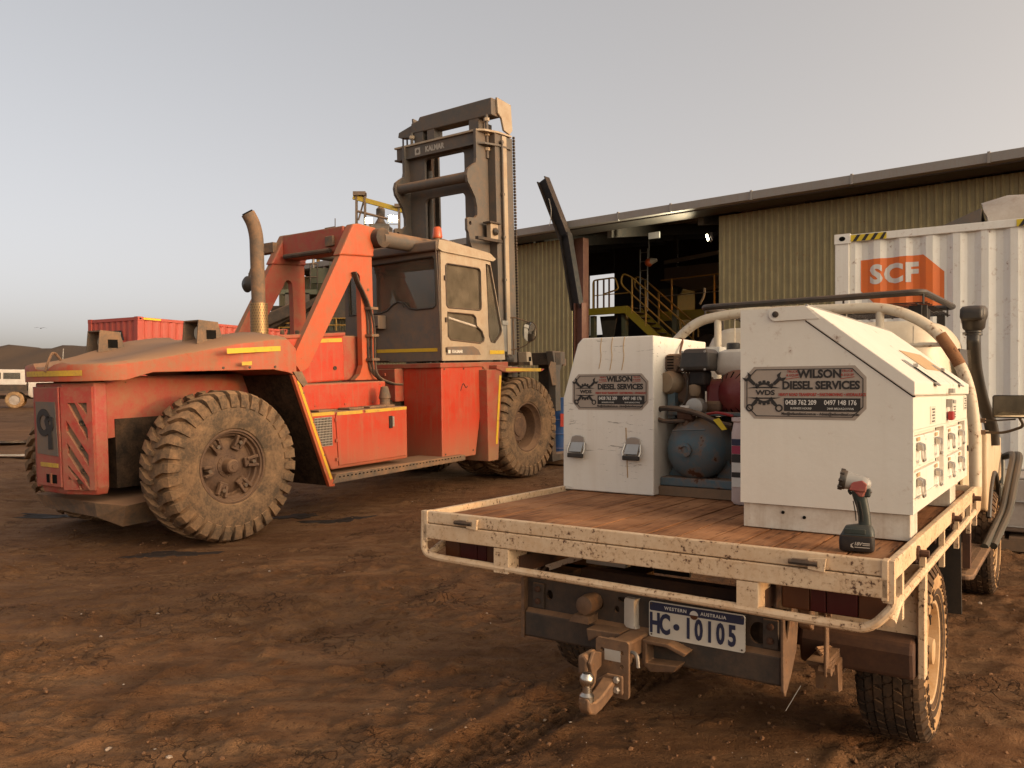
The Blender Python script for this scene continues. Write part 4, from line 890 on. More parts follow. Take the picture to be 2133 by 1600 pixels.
seat=MB(); seat.box(.05,.62,4.15,4.7,2.25,2.42); seat.prism([(4.12,2.40),(4.24,2.40),(4.16,3.05),(4.05,3.05)],'yz',.08,.60); seat.prism([(4.04,3.05),(4.14,3.05),(4.11,3.28),(4.03,3.28)],'yz',.2,.48); seat.build('driver_seat','seat_cloth',hd,smooth=40,bevel=.04,seg=3)
MB().box(-.5,1.2,3.9,5.1,1.9,1.93).build('cab_mat','under_black',hd,smooth=0); MB().box(-.45,-.2,4.2,5.1,1.93,2.6).build('side_console','seat_cloth',hd,smooth=0,bevel=.03)
mb=MB(); mb.tube([(.32+.19*math.cos(t),4.88-.06*math.sin(t),2.72+.17*math.sin(t)) for t in np.linspace(0,6.28,25)[:-1]],.015,6,closed=True); mb.tube([(.32,4.9,2.7),(.32,5.05,2.2)],.03,8); mb.build('steering_column','black_plastic',hd)
bb=MB(); bb.lathe([(0,.075),(.03,.075),(.035,.05),(.05,.05)],(1.12,3.86,3.635),Z,20,cap=True); bb.build('beacon_base','dusty_steel',hd)
MB().lathe([(.05,.068),(.07,.072),(.19,.06),(.21,.045),(.215,0)],(1.12,3.86,3.635),Z,20).build('beacon','beacon',hd)
# ------------------------------------------------------------------ handler: mast
def side_plate(s):
    e=[(5.24,5.40),(5.24,5.16)]+[(5.22,5.08),(5.12,5.02),(5.02,4.95),(4.985,4.85),(5.01,4.74),(5.10,4.64),(5.19,4.52),(5.235,4.38),(5.235,4.24),(5.17,4.19),(5.0,4.18),(4.965,4.15),(4.965,3.98),(5.0,3.93),(5.02,3.80),(5.12,3.62),(5.2,3.5),(5.2,.9),(5.55,.9),(5.55,5.62),(5.24,5.62)]
    h=[arc(5.04,4.09,.035,0,330,12)]
    MB().plate(e,h,(s*.78,0,0),Y,Z,.05).build('mast_side_plate','mast_grey',hd,smooth=0)
    # channel column behind the plate
    p=[(s*.95,5.56),(s*.95,6.05),(s*.80,6.05),(s*.80,5.98),(s*.88,5.98),(s*.88,5.66),(s*.66,5.66),(s*.66,5.56)]
    MB().prism(p,'xy',.55,5.60).build('mast_column','mast_grey',hd,smooth=0,bevel=.008)
    MB().box(s*.965-.014,s*.965+.014,5.72,5.84,.8,5.58).build('column_rib','sunlit_beige',hd,smooth=0)
    MB().cyl((s*.99,5.70,1.0),(s*.99,5.70,5.5),.018,n=8).build('grease_line','mast_grey',hd)
    for z in (5.45,4.6,3.9,3.2): MB().box(s*.985-.02,s*.985+.02,5.67,5.73,z,z+.04).build('line_clip','mast_grey',hd,smooth=0)
    # inner mast channel
    MB().prism([(s*.64,5.68),(s*.64,5.9),(s*.52,5.9),(s*.52,5.86),(s*.60,5.86),(s*.60,5.72),(s*.52,5.72),(s*.52,5.68)],'xy',.6,5.85).build('inner_mast','mast_grey',hd,smooth=0)
    ch=MB()
    for k in range(95): ch.box(s*.955-.018,s*.955+.018,6.07,6.10 if k%2 else 6.095,.9+k*.05,.9+k*.05+.038)
    ch.build('lift_chain','dark_steel',hd,smooth=0)
    # crosshead cheek
    MB().prism([(5.66,6.20),(6.05,6.16),(6.08,5.74),(6.0,5.66),(5.84,5.70),(5.78,5.88),(5.68,5.95)],'yz',s*.90,s*.94).build('crosshead_cheek','sunlit_beige' if s>0 else 'mast_grey',hd,smooth=0,bevel=.006)  # right cheek carries sunlight in its colour, left stays grey
    MB().cyl((s*.82,5.52,5.2),(s*.82,5.52,5.9),.028,n=10).build('chain_anchor','mast_grey',hd)
    for z in (5.32,5.56,5.80): MB().cyl((s*.82,5.52,z),(s*.82,5.52,z+.05),.048,n=6).build('anchor_nut','sunlit_beige',hd,smooth=0)
    # lift cylinder
    MB().cyl((s*.50,5.60,.7),(s*.50,5.60,5.2),.05,n=18).build('lift_cylinder','mast_grey',hd)
side_plate(1); side_plate(-1)
# window plate between the columns
wp=[(-.755,3.2),(.755,3.2),(.755,5.42),(-.755,5.42)]
MB().plate(wp,[rrect(-.42,.45,4.98,5.36,.07),rrect(-.42,.45,3.70,4.68,.09)],(0,5.40,0),X,Z,.05).build('window_plate','mast_grey',hd,smooth=0)
MB().cyl((-.76,5.12,4.85),(.76,5.12,4.85),.085,n=22).build('cross_tube','mast_grey',hd)
MB().box(-.50,-.46,5.60,5.66,.8,5.5).build('brown_guide','rim_dust',hd,smooth=0)
# lettered cross channel with flanges
MB().box(-.98,.80,5.30,5.34,5.40,5.60).build('cross_channel','mast_grey',hd,smooth=0)
for z in (5.39,5.60): MB().prism([(-1.02,5.28),(.80,5.26),(.90,5.36),(.98,5.62),(.99,5.98),(.92,5.98),(.90,5.66),(.78,5.55),(-.98,5.55)],'xy',z,z+.03).build('channel_flange','mast_grey' if z<5.5 else 'sunlit_beige',hd,smooth=0)
tx=MB(); tx.text('KALMAR',.125,(-.12,5.298,5.49),X,Z,.003,bold=.006,sx=.85); tx.plate(rrect(-.06,.06,-.06,.06,.01),[arc(0,0,.035,0,330,12)],(-.50,5.298,5.49),X,Z,.003); tx.build('mast_lettering','ink_grey',hd,smooth=0)
# crosshead
MB().prism([(-.86,5.90),(.90,5.90),(.90,6.18),(.70,6.18),(-.66,6.16),(-.70,6.10),(-.86,6.08)],'xz',5.55,5.80).build('crosshead','mast_grey',hd,smooth=0,bevel=.015)
for x0,x1 in ((-.80,-.60),(-.50,-.34),(.42,.62)): MB().box(x0,x1,5.56,5.78,5.62,5.899).build('crosshead_leg','mast_grey',hd,smooth=0)
MB().prism([(-.86,6.06),(-1.18,5.98),(-1.20,5.90),(-.95,5.86),(-.86,5.80)],'xz',5.58,5.75).build('hose_bracket','mast_grey',hd,smooth=0)
for k,(x,y) in enumerate(((-1.12,5.62),(-1.06,5.66),(-1.00,5.6))):
    MB().tube(smooth_path([(x,y,5.9),(x,y,5.0),(x+.01,y,4.0),(x,y,3.0),(x,y,1.5)]),.016 if k<2 else .012,6).build('hydraulic_hose','hose_black',hd)
MB().tube(roundpath([(-.86,5.5,5.3),(-.95,5.45,5.2),(-.95,5.45,5.02),(-.85,5.45,4.95),(-.80,5.45,5.0)],.05),.02,6).build('hose_loop','hose_black',hd); MB().tube([(-.86,5.42,5.0),(-.86,5.42,3.6)],.02,6).build('lift_rod','dark_steel',hd)
for s in (1,-1):
    MB().box(s*.93-.04,s*.93+.04,5.36,5.56,3.86,4.14).build('lamp_plate','sunlit_beige',hd,smooth=0)
    MB().lathe([(0,.06),(.03,.06),(.06,.03)],(s*.98,5.46,3.98),(s,0,0),14,cap=True).build('work_lamp','black_plastic',hd)
    MB().bar((s*1.0,4.95,3.83),(s*1.0,5.6,3.83),.06,.045).build('lamp_arm','dark_steel',hd,smooth=0); MB().box(s*.93-.07,s*.93+.08,5.3,5.6,4.11,4.135).build('lamp_hood','dark_steel',hd,smooth=0)
# front bits: carriage, mirror, lamp
MB().box(-1.7,1.35,6.62,6.80,1.80,2.02).build('carriage_beam','dark_steel',hd,smooth=0,bevel=.01); MB().prism([(6.55,2.04),(6.95,2.02),(6.95,1.80),(6.85,1.80),(6.78,1.68),(6.78,1.0),(6.62,1.0),(6.62,1.75)],'yz',1.20,1.34).build('carriage_end','mast_grey',hd,smooth=0,bevel=.008)
MB().box(1.22,1.3,6.95,7.05,1.78,1.9).build('carriage_stop','dusty_steel',hd,smooth=0); MB().prism([(6.40,1.75),(6.47,1.86),(6.62,1.84),(6.62,1.45),(6.5,1.45)],'yz',1.345,1.36).build('carriage_tape','dusty_steel',hd,smooth=0)
for x in (-1.1,1.0): MB().prism([(6.8,2.0),(6.92,2.0),(6.92,.22),(8.9,.16),(8.9,.10),(6.8,.10)],'yz',x-.13,x+.13).build('fork_arm','dark_steel',hd,smooth=0)
MB().cyl((1.20,5.60,1.98),(1.20,5.60,2.58),.014,n=8).build('mirror_post','dusty_steel',hd)
MB().tube(smooth_path([(1.16,5.58,2.58),(1.24,5.60,2.58),(1.40,5.6,2.53),(1.53,5.60,2.49)]),.011,6).build('mirror_arm','dusty_steel',hd); MB().tube(smooth_path([(1.16,5.58,2.06),(1.24,5.60,2.07),(1.42,5.60,2.12),(1.53,5.6,2.19)]),.009,6).build('mirror_arm','dusty_steel',hd)
mir=Vector((-.15,-1,.02)).normalized(); MB().lathe([(.045,0),(.04,.06),(.02,.13),(-.005,.165),(-.012,.165)],(1.53,5.6,2.34),-mir,28).build('round_mirror','dusty_steel',hd)
MB().lathe([(.0,0),(.004,.08),(.012,.155)],(1.53+mir.x*.03,5.6+mir.y*.03,2.34+mir.z*.03),-mir,28).build('mirror_face','mirror_glass',hd)
MB().box(1.02,1.17,5.34,5.46,2.03,2.46).build('guard_post','galv',hd,smooth=0,bevel=.01); MB().box(1.0,1.19,5.32,5.48,2.46,2.53).build('guard_post_cap','galv',hd,smooth=0)
MB().prism([(5.62,1.80),(5.78,1.80),(5.74,2.02),(5.60,2.02)],'yz',1.28,1.45).build('head_lamp_box','sunlit_beige',hd,smooth=0,bevel=.01); MB().box(1.4505,1.454,5.66,5.73,1.87,1.94).build('head_lamp_window','seam',hd,smooth=0); MB().lathe([(0,.09),(.1,.08),(.13,.04)],(1.18,5.50,1.9),-Y,18,cap=True).build('head_lamp','black_plastic',hd)
MB().box(.3,1.5,5.3,5.62,1.80,1.86).build('front_deck','under_black',hd,smooth=0)
# ------------------------------------------------------------------ utility truck in the foreground
um=thing('utility_truck','dirty white flat-tray utility with rusty tray in the foreground','utility',(UO[0],UO[1],0),(0,0,UA))
# timber deck
deck=MB().box(-.885,.885,.03,2.34,.915,.93).build('deck_frame','under_black',um,smooth=0)
m,n,b=mk('deck_plank'); tc=nd(n,'ShaderNodeTexCoord'); oi=nd(n,'ShaderNodeObjectInfo'); co=tc.outputs['Object']
mp=nd(n,'ShaderNodeMapping'); mp.inputs['Scale'].default_value=(26,1.6,26); lk(n,co,mp.inputs['Vector']); g_=noise(n,mp.outputs[0],1.5,7,.68,.5); p_=noise(n,co,3.2,6,.65)
c=mix(n,ramp(n,g_,.35,.7),(.12,.045,.018),(.42,.18,.072)); c=mix(n,ramp(n,p_,.38,.64,0,.85),c,(.52,.25,.115)); c=mix(n,ramp(n,oi.outputs['Random'],0,1,0,.28),c,(.12,.055,.028))
c=mix(n,ramp(n,noise(n,mp.outputs[0],2.6,4,.6),.60,.68,0,.85),c,(.03,.014,.008))
lk(n,c,b.inputs['Base Color']); b.inputs['Roughness'].default_value=.85; b.inputs['Specular IOR Level'].default_value=.2
bp=nd(n,'ShaderNodeBump'); bp.inputs['Strength'].default_value=.5; bp.inputs['Distance'].default_value=.006; lk(n,g_,bp.inputs['Height']); lk(n,bp.outputs[0],b.inputs['Normal']); MATS['deck_plank']=m
NP=15; pw=1.776/NP
for k in range(NP):
    x0=-.888+k*pw; g=random.uniform(.0025,.0055); dz=random.uniform(-.0015,.0015)
    MB().box(x0+g,x0+pw-g,.002+random.uniform(0,.008),2.33,.932,.962+dz).build('plank','deck_plank',um,smooth=0)
# rear board, posts, pipe
MB().box(-.925,.925,-.028,-.001,.934,.984).build('tail_rail_upper','tray_paint',um,smooth=0,bevel=.004)
MB().box(-.925,.925,-.034,-.004,.868,.931).build('tail_rail_lower','tray_paint',um,smooth=0,bevel=.004)
for x0,x1 in ((-.55,-.48),(.455,.527)):
    p=MB(); p.box(x0,x1,-.036,-.03,.768,.866); p.box(x0,x0+.006,-.03,.10,.772,.866); p.box(x1-.006,x1,-.03,.10,.772,.866); p.build('tail_post','tray_paint',um,smooth=0)
path=roundpath([(-.934,-.015,.975),(-.934,-.02,.80),(-.85,-.022,.789),(-.3,-.024,.783),(.5,-.024,.772),(.87,-.02,.764),(.934,-.012,.84),(.936,.0,.87)],.075,7)
MB().tube(path,.0155,10).build('tail_pipe_rail','tray_paint',um)
for x in (-.685,.69):
    l=MB(); l.box(x-.05,x+.005,-.05,-.03,.945,.962); l.cyl((x-.06,-.045,.953),(x+.03,-.045,.953),.009,n=8); l.build('tail_latch','dark_steel',um,smooth=0); MB().prism([(x+.0,.935),(x+.05,.93),(x+.055,.972),(x+.0,.968)],'xz',-.045,-.03).build('latch_lug','tray_paint',um,smooth=0)
for x in (-.925,.905): MB().box(x,x+.02,-.034,.012,.86,.986).build('corner_post','tray_paint',um,smooth=0,bevel=.003)
# tail lamps
def tail_lamp(x0,x1,flip):
    seg=[('lens_amber',.28),('lens_red',.16),('lens_red',.30),('lens_amber',.26)]
    if flip: seg=seg[::-1]
    hb=MB().box(x0-.008,x1+.008,.10,.16,.762,.868).build('tail_lamp','black_plastic',um,smooth=0,bevel=.008); a=x0
    for mt,f in seg:
        b_=a+(x1-x0)*f; MB().box(a+.001,b_-.001,.082,.099,.768,.862).build('lamp_lens',mt,hb,smooth=0,bevel=.004); a=b_
tail_lamp(.57,.90,False); tail_lamp(-.90,-.585,True)
# side rails
def side(s):
    x=s*.925
    MB().box(x-.012,x+.012,-.0,2.44,.918,.982).build('side_rail','tray_paint',um,smooth=0,bevel=.004)
    MB().box(x-.016,x+.016,-.03,-.001,.855,.9845).build('side_end','tray_paint',um,smooth=0)
    for y in (.16,.63,1.13,1.62,2.12,2.42): MB().box(x-.010,x+.010,y-.016,y+.016,.765,.917).build('side_post','tray_paint',um,smooth=0)
    MB().tube(roundpath([(x,.0,.79),(x,.12,.835),(x,2.4,.842)],.05),.0165,10).build('side_pipe_rail','tray_paint',um)
    for y in (.42,1.37,2.2):
        c=MB(); c.cyl((x+s*.012,y,.938),(x+s*.05,y,.938),.013,n=8); c.cyl((x+s*.012,y,.938),(x+s*.02,y,.938),.026,n=8); c.build('rope_bolt','brown_flap',um,smooth=0)
side(1); side(-1)
# chassis, cross members, axle, spring
MB().box(-.45,-.36,.22,5.3,.60,.74).build('chassis_rail','under_black',um,smooth=0); MB().box(.36,.45,.22,5.3,.60,.74).build('chassis_rail','under_black',um,smooth=0)
for y in (.3,.8,1.3,1.8,2.2): MB().box(-.88,.88,y-.03,y+.03,.83,.912).build('cross_member','brown_flap',um,smooth=0)
for x in (-.5,.5): MB().box(x-.03,x+.03,.04,2.3,.76,.828).build('deck_bearer','brown_flap',um,smooth=0)
MB().box(-.46,.46,.34,.40,.60,.74).build('rear_cross','brown_flap',um,smooth=0); MB().box(-.30,-.12,.28,.33,.78,.83).build('wiring_plate','galv',um,smooth=0)
MB().cyl((-.68,1.25,.355),(.68,1.25,.355),.055,n=12).build('rear_axle','brown_flap',um); MB().sphere((.05,1.25,.37),.16,14,8).build('differential','brown_flap',um)
MB().cyl((-.62,1.0,.66),(-.40,1.1,.36),.03,n=10).build('damper','under_black',um)
def spring(s):
    for k in range(7):
        z=.50-.017*k; y0=.47+.035*k; MB().tube(smooth_path([(s*.585,y0,z+.03*(1-k/9)),(s*.585,.85,z-.05),(s*.585,1.25,z-.085)]),.007,4).build('leaf','tow_dust',um,smooth=0)
        MB().box(s*.585-.035,s*.585+.035,y0-.01,1.25,z-.012-.02,z+.002-.02).build('spring_leaf','tow_dust',um,smooth=0)
    MB().box(s*.62,s*.632,.43,.47,.44,.70).build('spring_shackle','tow_dust',um,smooth=0,bevel=.004); MB().cyl((s*.60,.45,.68),(s*.645,.45,.68),.018,n=8).build('shackle_bolt','tow_dust',um); MB().cyl((s*.60,.45,.46),(s*.645,.45,.46),.018,n=8).build('shackle_bolt','tow_dust',um)
    MB().prism([(.60,.44),(.62,.33),(.68,.32),(.68,.45)],'yz',s*.545,s*.63).build('spring_clamp','tow_dust',um,smooth=0)
spring(1); spring(-1)
# tow bar beam
def hole(x,z,rx,rz): return arc(x,z,rx,0,345,18,rz)
MB().plate([(-.54,.58),(.54,.58),(.54,.705),(-.54,.705)],[hole(-.43,.645,.016,.02),hole(-.20,.645,.025,.028),hole(-.115,.632,.011,.014),hole(.455,.632,.036,.04),rrect(-.11,-.05,.665,.683,.008)],(0,.205,0),X,Z,.012).build('tow_beam_upper','tow_black',um,smooth=0)
MB().prism([(.196,.58),(.175,.565),(.175,.465),(.20,.455),(.22,.47),(.22,.58)],'yz',-.54,.54).build('tow_beam_lower','tow_black',um,smooth=0,bevel=.006)
MB().box(-.53,.53,.22,.30,.46,.705).build('beam_back','under_black',um,smooth=0)
for x in (-.48,.50):
    MB().box(x-.028,x+.028,.185,.198,.585,.69).build('beam_tab','tow_black',um,smooth=0,bevel=.004)
    for z in (.615,.665): MB().lathe([(0,.013),(.008,.012),(.012,.006),(.013,0)],(x,.185,z),-Y,10).build('beam_rivet','brown_flap',um)
MB().box(-.555,-.54,.17,.3,.455,.71).build('beam_end','tow_dust',um,smooth=0)
MB().prism([(.15,.70),(.155,.455),(.175,.43),(.24,.48),(.31,.56),(.335,.66),(.33,.76),(.28,.76),(.20,.62),(.178,.66),(.172,.72)],'yz',.545,.556).build('beam_gusset','tow_dust',um,smooth=0,bevel=.003)
MB().prism([(.30,.77),(.36,.78),(.40,.70),(.38,.62),(.34,.64),(.34,.70)],'yz',.552,.60).build('gusset_hook','tow_dust',um,smooth=0,bevel=.006)
MB().lathe([(0,.036),(.05,.04),(.09,.036),(.095,.02)],(-.215,.20,.65),-Y,18,cap=True).build('plug_socket','tow_dust',um); MB().prism([(-.27,.605),(-.20,.605),(-.20,.575),(-.29,.575)],'xz',.12,.20).build('socket_bracket','tow_dust',um,smooth=0)
MB().loft([[(-.072+dx,.178,z),(-.048+dx,.170,z),(-.026+dx,.170,z),(-.018+dx,.19,z),(-.018+dx,.2,z),(-.072+dx,.2,z)] for z,dx in ((.575,.008),(.585,.0),(.68,.0),(.69,.006))]).build('reverse_lamp','fuel_white',um,smooth=40)
# number plate
npo=MB().plate(rrect(.042,.415,.562,.696,.008),[],(0,.166,0),X,Z,.004).build('number_plate','plate_white',um,smooth=0)
MB().plate(rrect(.0445,.4125,.662,.6935,.006),[],(0,.1632,0),X,Z,.0012).build('plate_header','ink_blue',npo,smooth=0)
MB().tube([(a,.1655,b_) for a,b_ in rrect(.0425,.4145,.5625,.6955,.009)],.0022,5,closed=True).build('plate_rim','plate_white',npo)
t=MB(); cx=[.066,.107,.0,.201,.242,.284,.325,.369]
for ch,x in zip('HC 10105',cx):
    if ch!=' ': t.text(ch,.104,(x,.1625,.612),X,Z,.0025,bold=.0036,sx=.60)
t.plate(arc(.154,.612,.012,0,345,18),[],(0,.1625,0),X,Z,.0025); t.build('plate_characters','ink_blue',npo,smooth=0)
t=MB(); t.text('WESTERN',.017,(.150,.162,.677),X,Z,.001,bold=.0004,space=1.25); t.text('AUSTRALIA',.017,(.298,.162,.677),X,Z,.001,bold=.0004,space=1.15); t.build('plate_header_text','ink_white',npo,smooth=0)
MB().plate(arc(.2235,.668,.0165,0,180,12),[],(0,.1617,0),X,Z,.001).build('plate_emblem_top','ink_white',npo,smooth=0); MB().plate(arc(.2235,.667,.0155,180,360,12),[],(0,.1617,0),X,Z,.001).build('plate_emblem_sun','lens_amber',npo,smooth=0)
for x,z in ((.052,.571),(.405,.571),(.052,.687),(.405,.687)): MB().cyl((x,.1625,z),(x,.160,z),.0035,n=8).build('plate_screw','dark_steel',npo)
# hitch: receiver, drop plate, tongue, ball
MB().box(-.045,.035,-.005,.18,.505,.57).build('hitch_receiver','tow_dust',um,smooth=0,bevel=.008); MB().box(-.053,.043,.0,.022,.497,.578).build('receiver_collar','tow_dust',um,smooth=0,bevel=.006)
MB().prism([(.036,.560),(.14,.560),(.215,.535),(.205,.522),(.135,.545),(.055,.545),(.055,.475),(.185,.485),(.165,.458),(.07,.442),(.036,.47)],'xz',.11,.19).build('receiver_brace','tow_dust',um,smooth=0,bevel=.004)
MB().prism([(-.20,.565),(-.05,.570),(-.045,.535),(-.15,.54),(-.19,.515)],'xz',.10,.19).build('receiver_brace','tow_dust',um,smooth=0,bevel=.004)
MB().tube(roundpath([(.035,.01,.54),(.07,.0,.54),(.075,.0,.49)],.02),.007,6).build('hitch_pin','galv',um)
hp_=MB().plate(rrect(-.072,.062,.384,.592,.012),[arc(-.045,.55,.008,0,330,10),arc(.035,.55,.008,0,330,10),arc(.035,.50,.008,0,330,10)],(0,-.045,0),X,Z,.014).build('hitch_plate','tow_dust',um,smooth=0)
MB().box(-.035,.03,-.0535,-.0525,.515,.555).build('rating_label','ink_grey',hp_,smooth=0)
MB().prism([(-.062,.40),(.045,.40),(.045,.47),(-.02,.47),(-.062,.44)],'xz',-.066,-.053).build('tongue_flange','tow_dust',um,smooth=0,bevel=.008)
for z in (.418,.455): MB().lathe([(0,.013),(.008,.013),(.012,.009),(.012,0)],(.022,-.066,z),-Y,6).build('hitch_bolt','galv',um)
# tongue sweeps towards the viewer and up into the ball
tg=MB(); secs=[]
for y,z,hh,wd in ((-.06,.43,.026,.026),(-.11,.412,.024,.025),(-.16,.395,.023,.024),(-.20,.39,.023,.023),(-.235,.40,.021,.022),(-.25,.42,.018,.021)):
    secs.append([(-.012-wd,y,z-hh),(-.012+wd,y,z-hh),(-.012+wd,y,z+hh),(-.012-wd,y,z+hh)])
tg.loft(secs); tg.build('hitch_tongue','tow_dust',um,smooth=50,bevel=.006,fixn=True)
MB().lathe([(0,.026),(.02,.026),(.03,.016),(.05,.015),(.058,.022),(.07,.026),(.085,.0245),(.097,.016),(.10,0)],(-.012,-.225,.42),Z,18).build('tow_ball','chrome',um)
MB().prism([(-.10,.47),(-.06,.475),(-.058,.53),(-.075,.55),(-.10,.54)],'xz',-.14,-.052).build('coupling_ear','tow_dust',um,smooth=0,bevel=.01); MB().prism([(-.055,.54),(-.11,.555),(-.14,.52),(-.125,.47),(-.15,.44),(-.13,.41),(-.10,.44),(-.09,.48),(-.055,.49)],'yz',-.058,-.045).build('safety_lever','tow_dust',um,smooth=0,bevel=.003)
MB().tube([(.56,.35,.42),(.52,.30,.335)],.0015,4).build('hanging_wire','galv',um)
# wheels
def ute_tyre():
    mb=MB(); RO=.392
    prof=[(-.10,.215),(-.128,.25),(-.134,.30),(-.128,.345),(-.112,.372),(-.09,.380),(0,.384),(.09,.380),(.112,.372),(.128,.345),(.134,.30),(.128,.25),(.10,.215)]
    mb.lathe(prof,(0,0,0),X,72)
    def P(x,r,a): return (x,r*math.cos(a),r*math.sin(a))
    N=40; p=2*math.pi/N
    cols=((-.088,-.060,.25,1),(-.054,-.022,0,-1),(-.016,.016,.5,1),(.022,.054,.0,-1),(.060,.088,.25,1))
    for x0,x1,ph,sk in cols:
        for k in range(N):
            a=(k+ph)*p; h=.40*p; s=sk*.16*p
            q=[(x0,a-h+s),(x1,a-h-s*.6),(x1,a+h-s*.6),((x0+x1)/2,a+h+.18*p*sk),(x0,a+h+s*.4)]
            n_=len(q); vs=[P(x,.378,t) for x,t in q]+[P(x,RO-.004*(abs(x)>.055),t) for x,t in q]; fs=[tuple(range(n_,2*n_))]+[(i,(i+1)%n_,n_+(i+1)%n_,n_+i) for i in range(n_)]; mb.add(vs,fs)
    for s in (-1,1):
        for k in range(N):
            a=(k+.5)*p; h=(.36 if k%2 else .30)*p; e=.350 if k%2 else .358
            secs=[[P(s*x,rb,a-h),P(s*x,rb,a+h),P(s*(x+.004),rt,a+h),P(s*(x+.004),rt,a-h)] for x,rb,rt in ((.092,.372,.387),(.112,.36,.380),(.128,.338,.352),(.131,e-.02,e-.012))]
            mb.loft([q if s>0 else q[::-1] for q in secs])
    return mb
me_ute=ute_tyre().mesh('tyre','tyre_ute',30)
me_rim=MB().lathe([(.10,.228),(.118,.222),(.115,.208),(.09,.200),(.05,.192),(.03,.17),(.045,.13),(.06,.09),(.085,.085),(.09,.06),(.12,.055),(.125,0)],(0,0,0),X,36).mesh('rim','door_dirty',30)
def letters():
    mb=MB(); word='CONQUEROR'; r=.300
    def put(word,c,step,size):
        for i,ch in enumerate(word):
            a=R(c-(i-(len(word)-1)/2)*step); up=Vector((0,math.cos(a),math.sin(a))); ex=X.cross(up)*-1; ex=Vector((0,math.sin(a),-math.cos(a)))
            mb.text(ch,size,Vector((.1375,0,0))+up*r,-ex if False else ex*-1,up,.004,bold=.001)
    put(word,0,10.5,.062); put('A/T',-78,11,.062); put(word,180,10.5,.062); put('A/T',102,11,.062)
    return mb
me_let=letters().mesh('sidewall_lettering','tyre_ute',0)
def shoulder():
    return MB().lathe([(.126,.245),(.1352,.30),(.1295,.345)],(0,0,0),X,60).mesh('sidewall','tyre_side',40)
me_sw=shoulder()
for s in (-1,1):
    for y in (1.25,4.43):
        rim=link('wheel',me_rim,um,loc=(s*.752,y+.05,.355),rot=(R(20*y),0,0 if s>0 else math.pi)); link('tyre',me_ute,rim); link('sidewall',me_sw,rim); link('sidewall_lettering',me_let,rim)['kind']='stuff'
        for k in range(6): a=k*math.pi/3; link('wheel_nut',MB().cyl((.055,.10*math.cos(a),.10*math.sin(a)),(.085,.10*math.cos(a),.10*math.sin(a)),.013,n=6).mesh('wheel_nut','rim_dust',0),rim)
        MB().cyl((.05,0,0),(-.08,0,0),.12,n=20).build('brake_drum','under_black',rim)
# guards, flaps
for s in (-1,1):
    MB().prism([(.765,.83),(.755,.56),(.765,.56),(.775,.83)],'yz',s*.44,s*.905).build('guard_panel','tray_paint',um,smooth=0); MB().box(s*.905-.012,s*.905+.012,.73,.80,.40,.83).build('guard_edge','tray_paint',um,smooth=0,bevel=.003)
    MB().prism([(.70,.54),(.68,.50),(.70,.40),(.80,.38),(.84,.46),(.80,.56)],'yz',s*.46,s*.885).build('rolled_flap','brown_flap',um,smooth=0,bevel=.015)
    MB().prism([(1.73,.83),(1.75,.83),(1.80,.42),(1.775,.42)],'yz',s*.46,s*.93).build('mud_flap','black_plastic',um,smooth=0); MB().box(s*.88-.03,s*.88+.0,.30,.34,.72,.87).build('lamp_stay','brown_flap',um,smooth=0)
MB().box(-.90,-.55,1.9,2.35,.55,.80).build('under_locker','brown_flap',um,smooth=0); MB().box(.84,.87,1.95,2.02,.45,.83).build('step_stay','brown_flap',um,smooth=0); MB().box(.82,.86,2.86,2.93,.44,.84).build('step_stay','brown_flap',um,smooth=0)
# headboard hoop
hz_=2.41
path=roundpath([(-.915,hz_,.98),(-.915,hz_,1.72),(-.80,hz_,1.86),(-.66,hz_,1.965),(-.40,hz_,2.0),(.50,hz_,1.985),(.73,hz_,1.86),(.885,hz_,1.60),(.925,hz_,1.35),(.93,hz_,.98)],.22,8)
MB().tube(path,.031,14).build('headboard_hoop','hoop_white',um)
for x in (-.53,.445): MB().cyl((x,hz_,.98),(x,hz_,1.97),.023,n=12).build('headboard_post','hoop_white',um)
for z,r_ in ((1.76,.012),(1.45,.012)): MB().tube([(-.88,hz_,z),(.80 if z>1.6 else .9,hz_,z)],r_,8).build('headboard_bar','hoop_white',um)
for x in (-.42,-.25,-.08,.09,.26,.62): MB().cyl((x,hz_+.004,.98),(x,hz_+.004,1.97-.1*(abs(x)>.6)),.0035,n=5).build('headboard_wire','hoop_white',um)
MB().box(-.93,.93,2.38,2.44,.93,.98).build('headboard_sill','tray_paint',um,smooth=0); 
rp=MB(); rp.tube([(.757,hz_-.004,1.815),(.80,hz_-.004,1.745),(.832,hz_-.004,1.69),(.855,hz_-.004,1.645)],.0325,12); paint('rust_patch',(.20,.075,.025),.9,dust=.3,up=.2,rust=.5,rscale=40); rp.build('rust_patch','rust_patch',um)
# cab shell: loft of rounded sections along y
def cabsec(y,w,zb,zt,r):
    pts=[(w,zb),(w,zb+.5)]+arc(w-.07-r,zt-r,r,0,90,5)+arc(-(w-.07-r),zt-r,r,90,180,5)+[(-w,zb+.5),(-w,zb)]
    return [(a,y,b_) for a,b_ in pts]
mb=MB(); mb.loft([cabsec(2.60,.70,.80,1.78,.12),cabsec(2.64,.755,.76,1.87,.16),cabsec(2.76,.80,.72,1.93,.16),cabsec(3.3,.81,.68,1.95,.15),cabsec(3.72,.80,.68,1.92,.14),cabsec(3.95,.79,.68,1.80,.14)]); mb.build('cab_shell','cab_white',um,smooth=50,fixn=True)
MB().plate(rrect(-.58,.58,1.40,1.72,.12),[],(0,2.602,0),X,Z,.012).build('rear_window','glass_dark',um,smooth=0); MB().tube([(a,2.597,b_) for a,b_ in rrect(-.58,.58,1.40,1.72,.12)],.016,6,closed=True).build('window_rubber','black_plastic',um)
MB().tube([(-.72,2.63,1.775),(0,2.62,1.80),(.72,2.63,1.775)],.012,6).build('roof_gutter','cab_white',um)
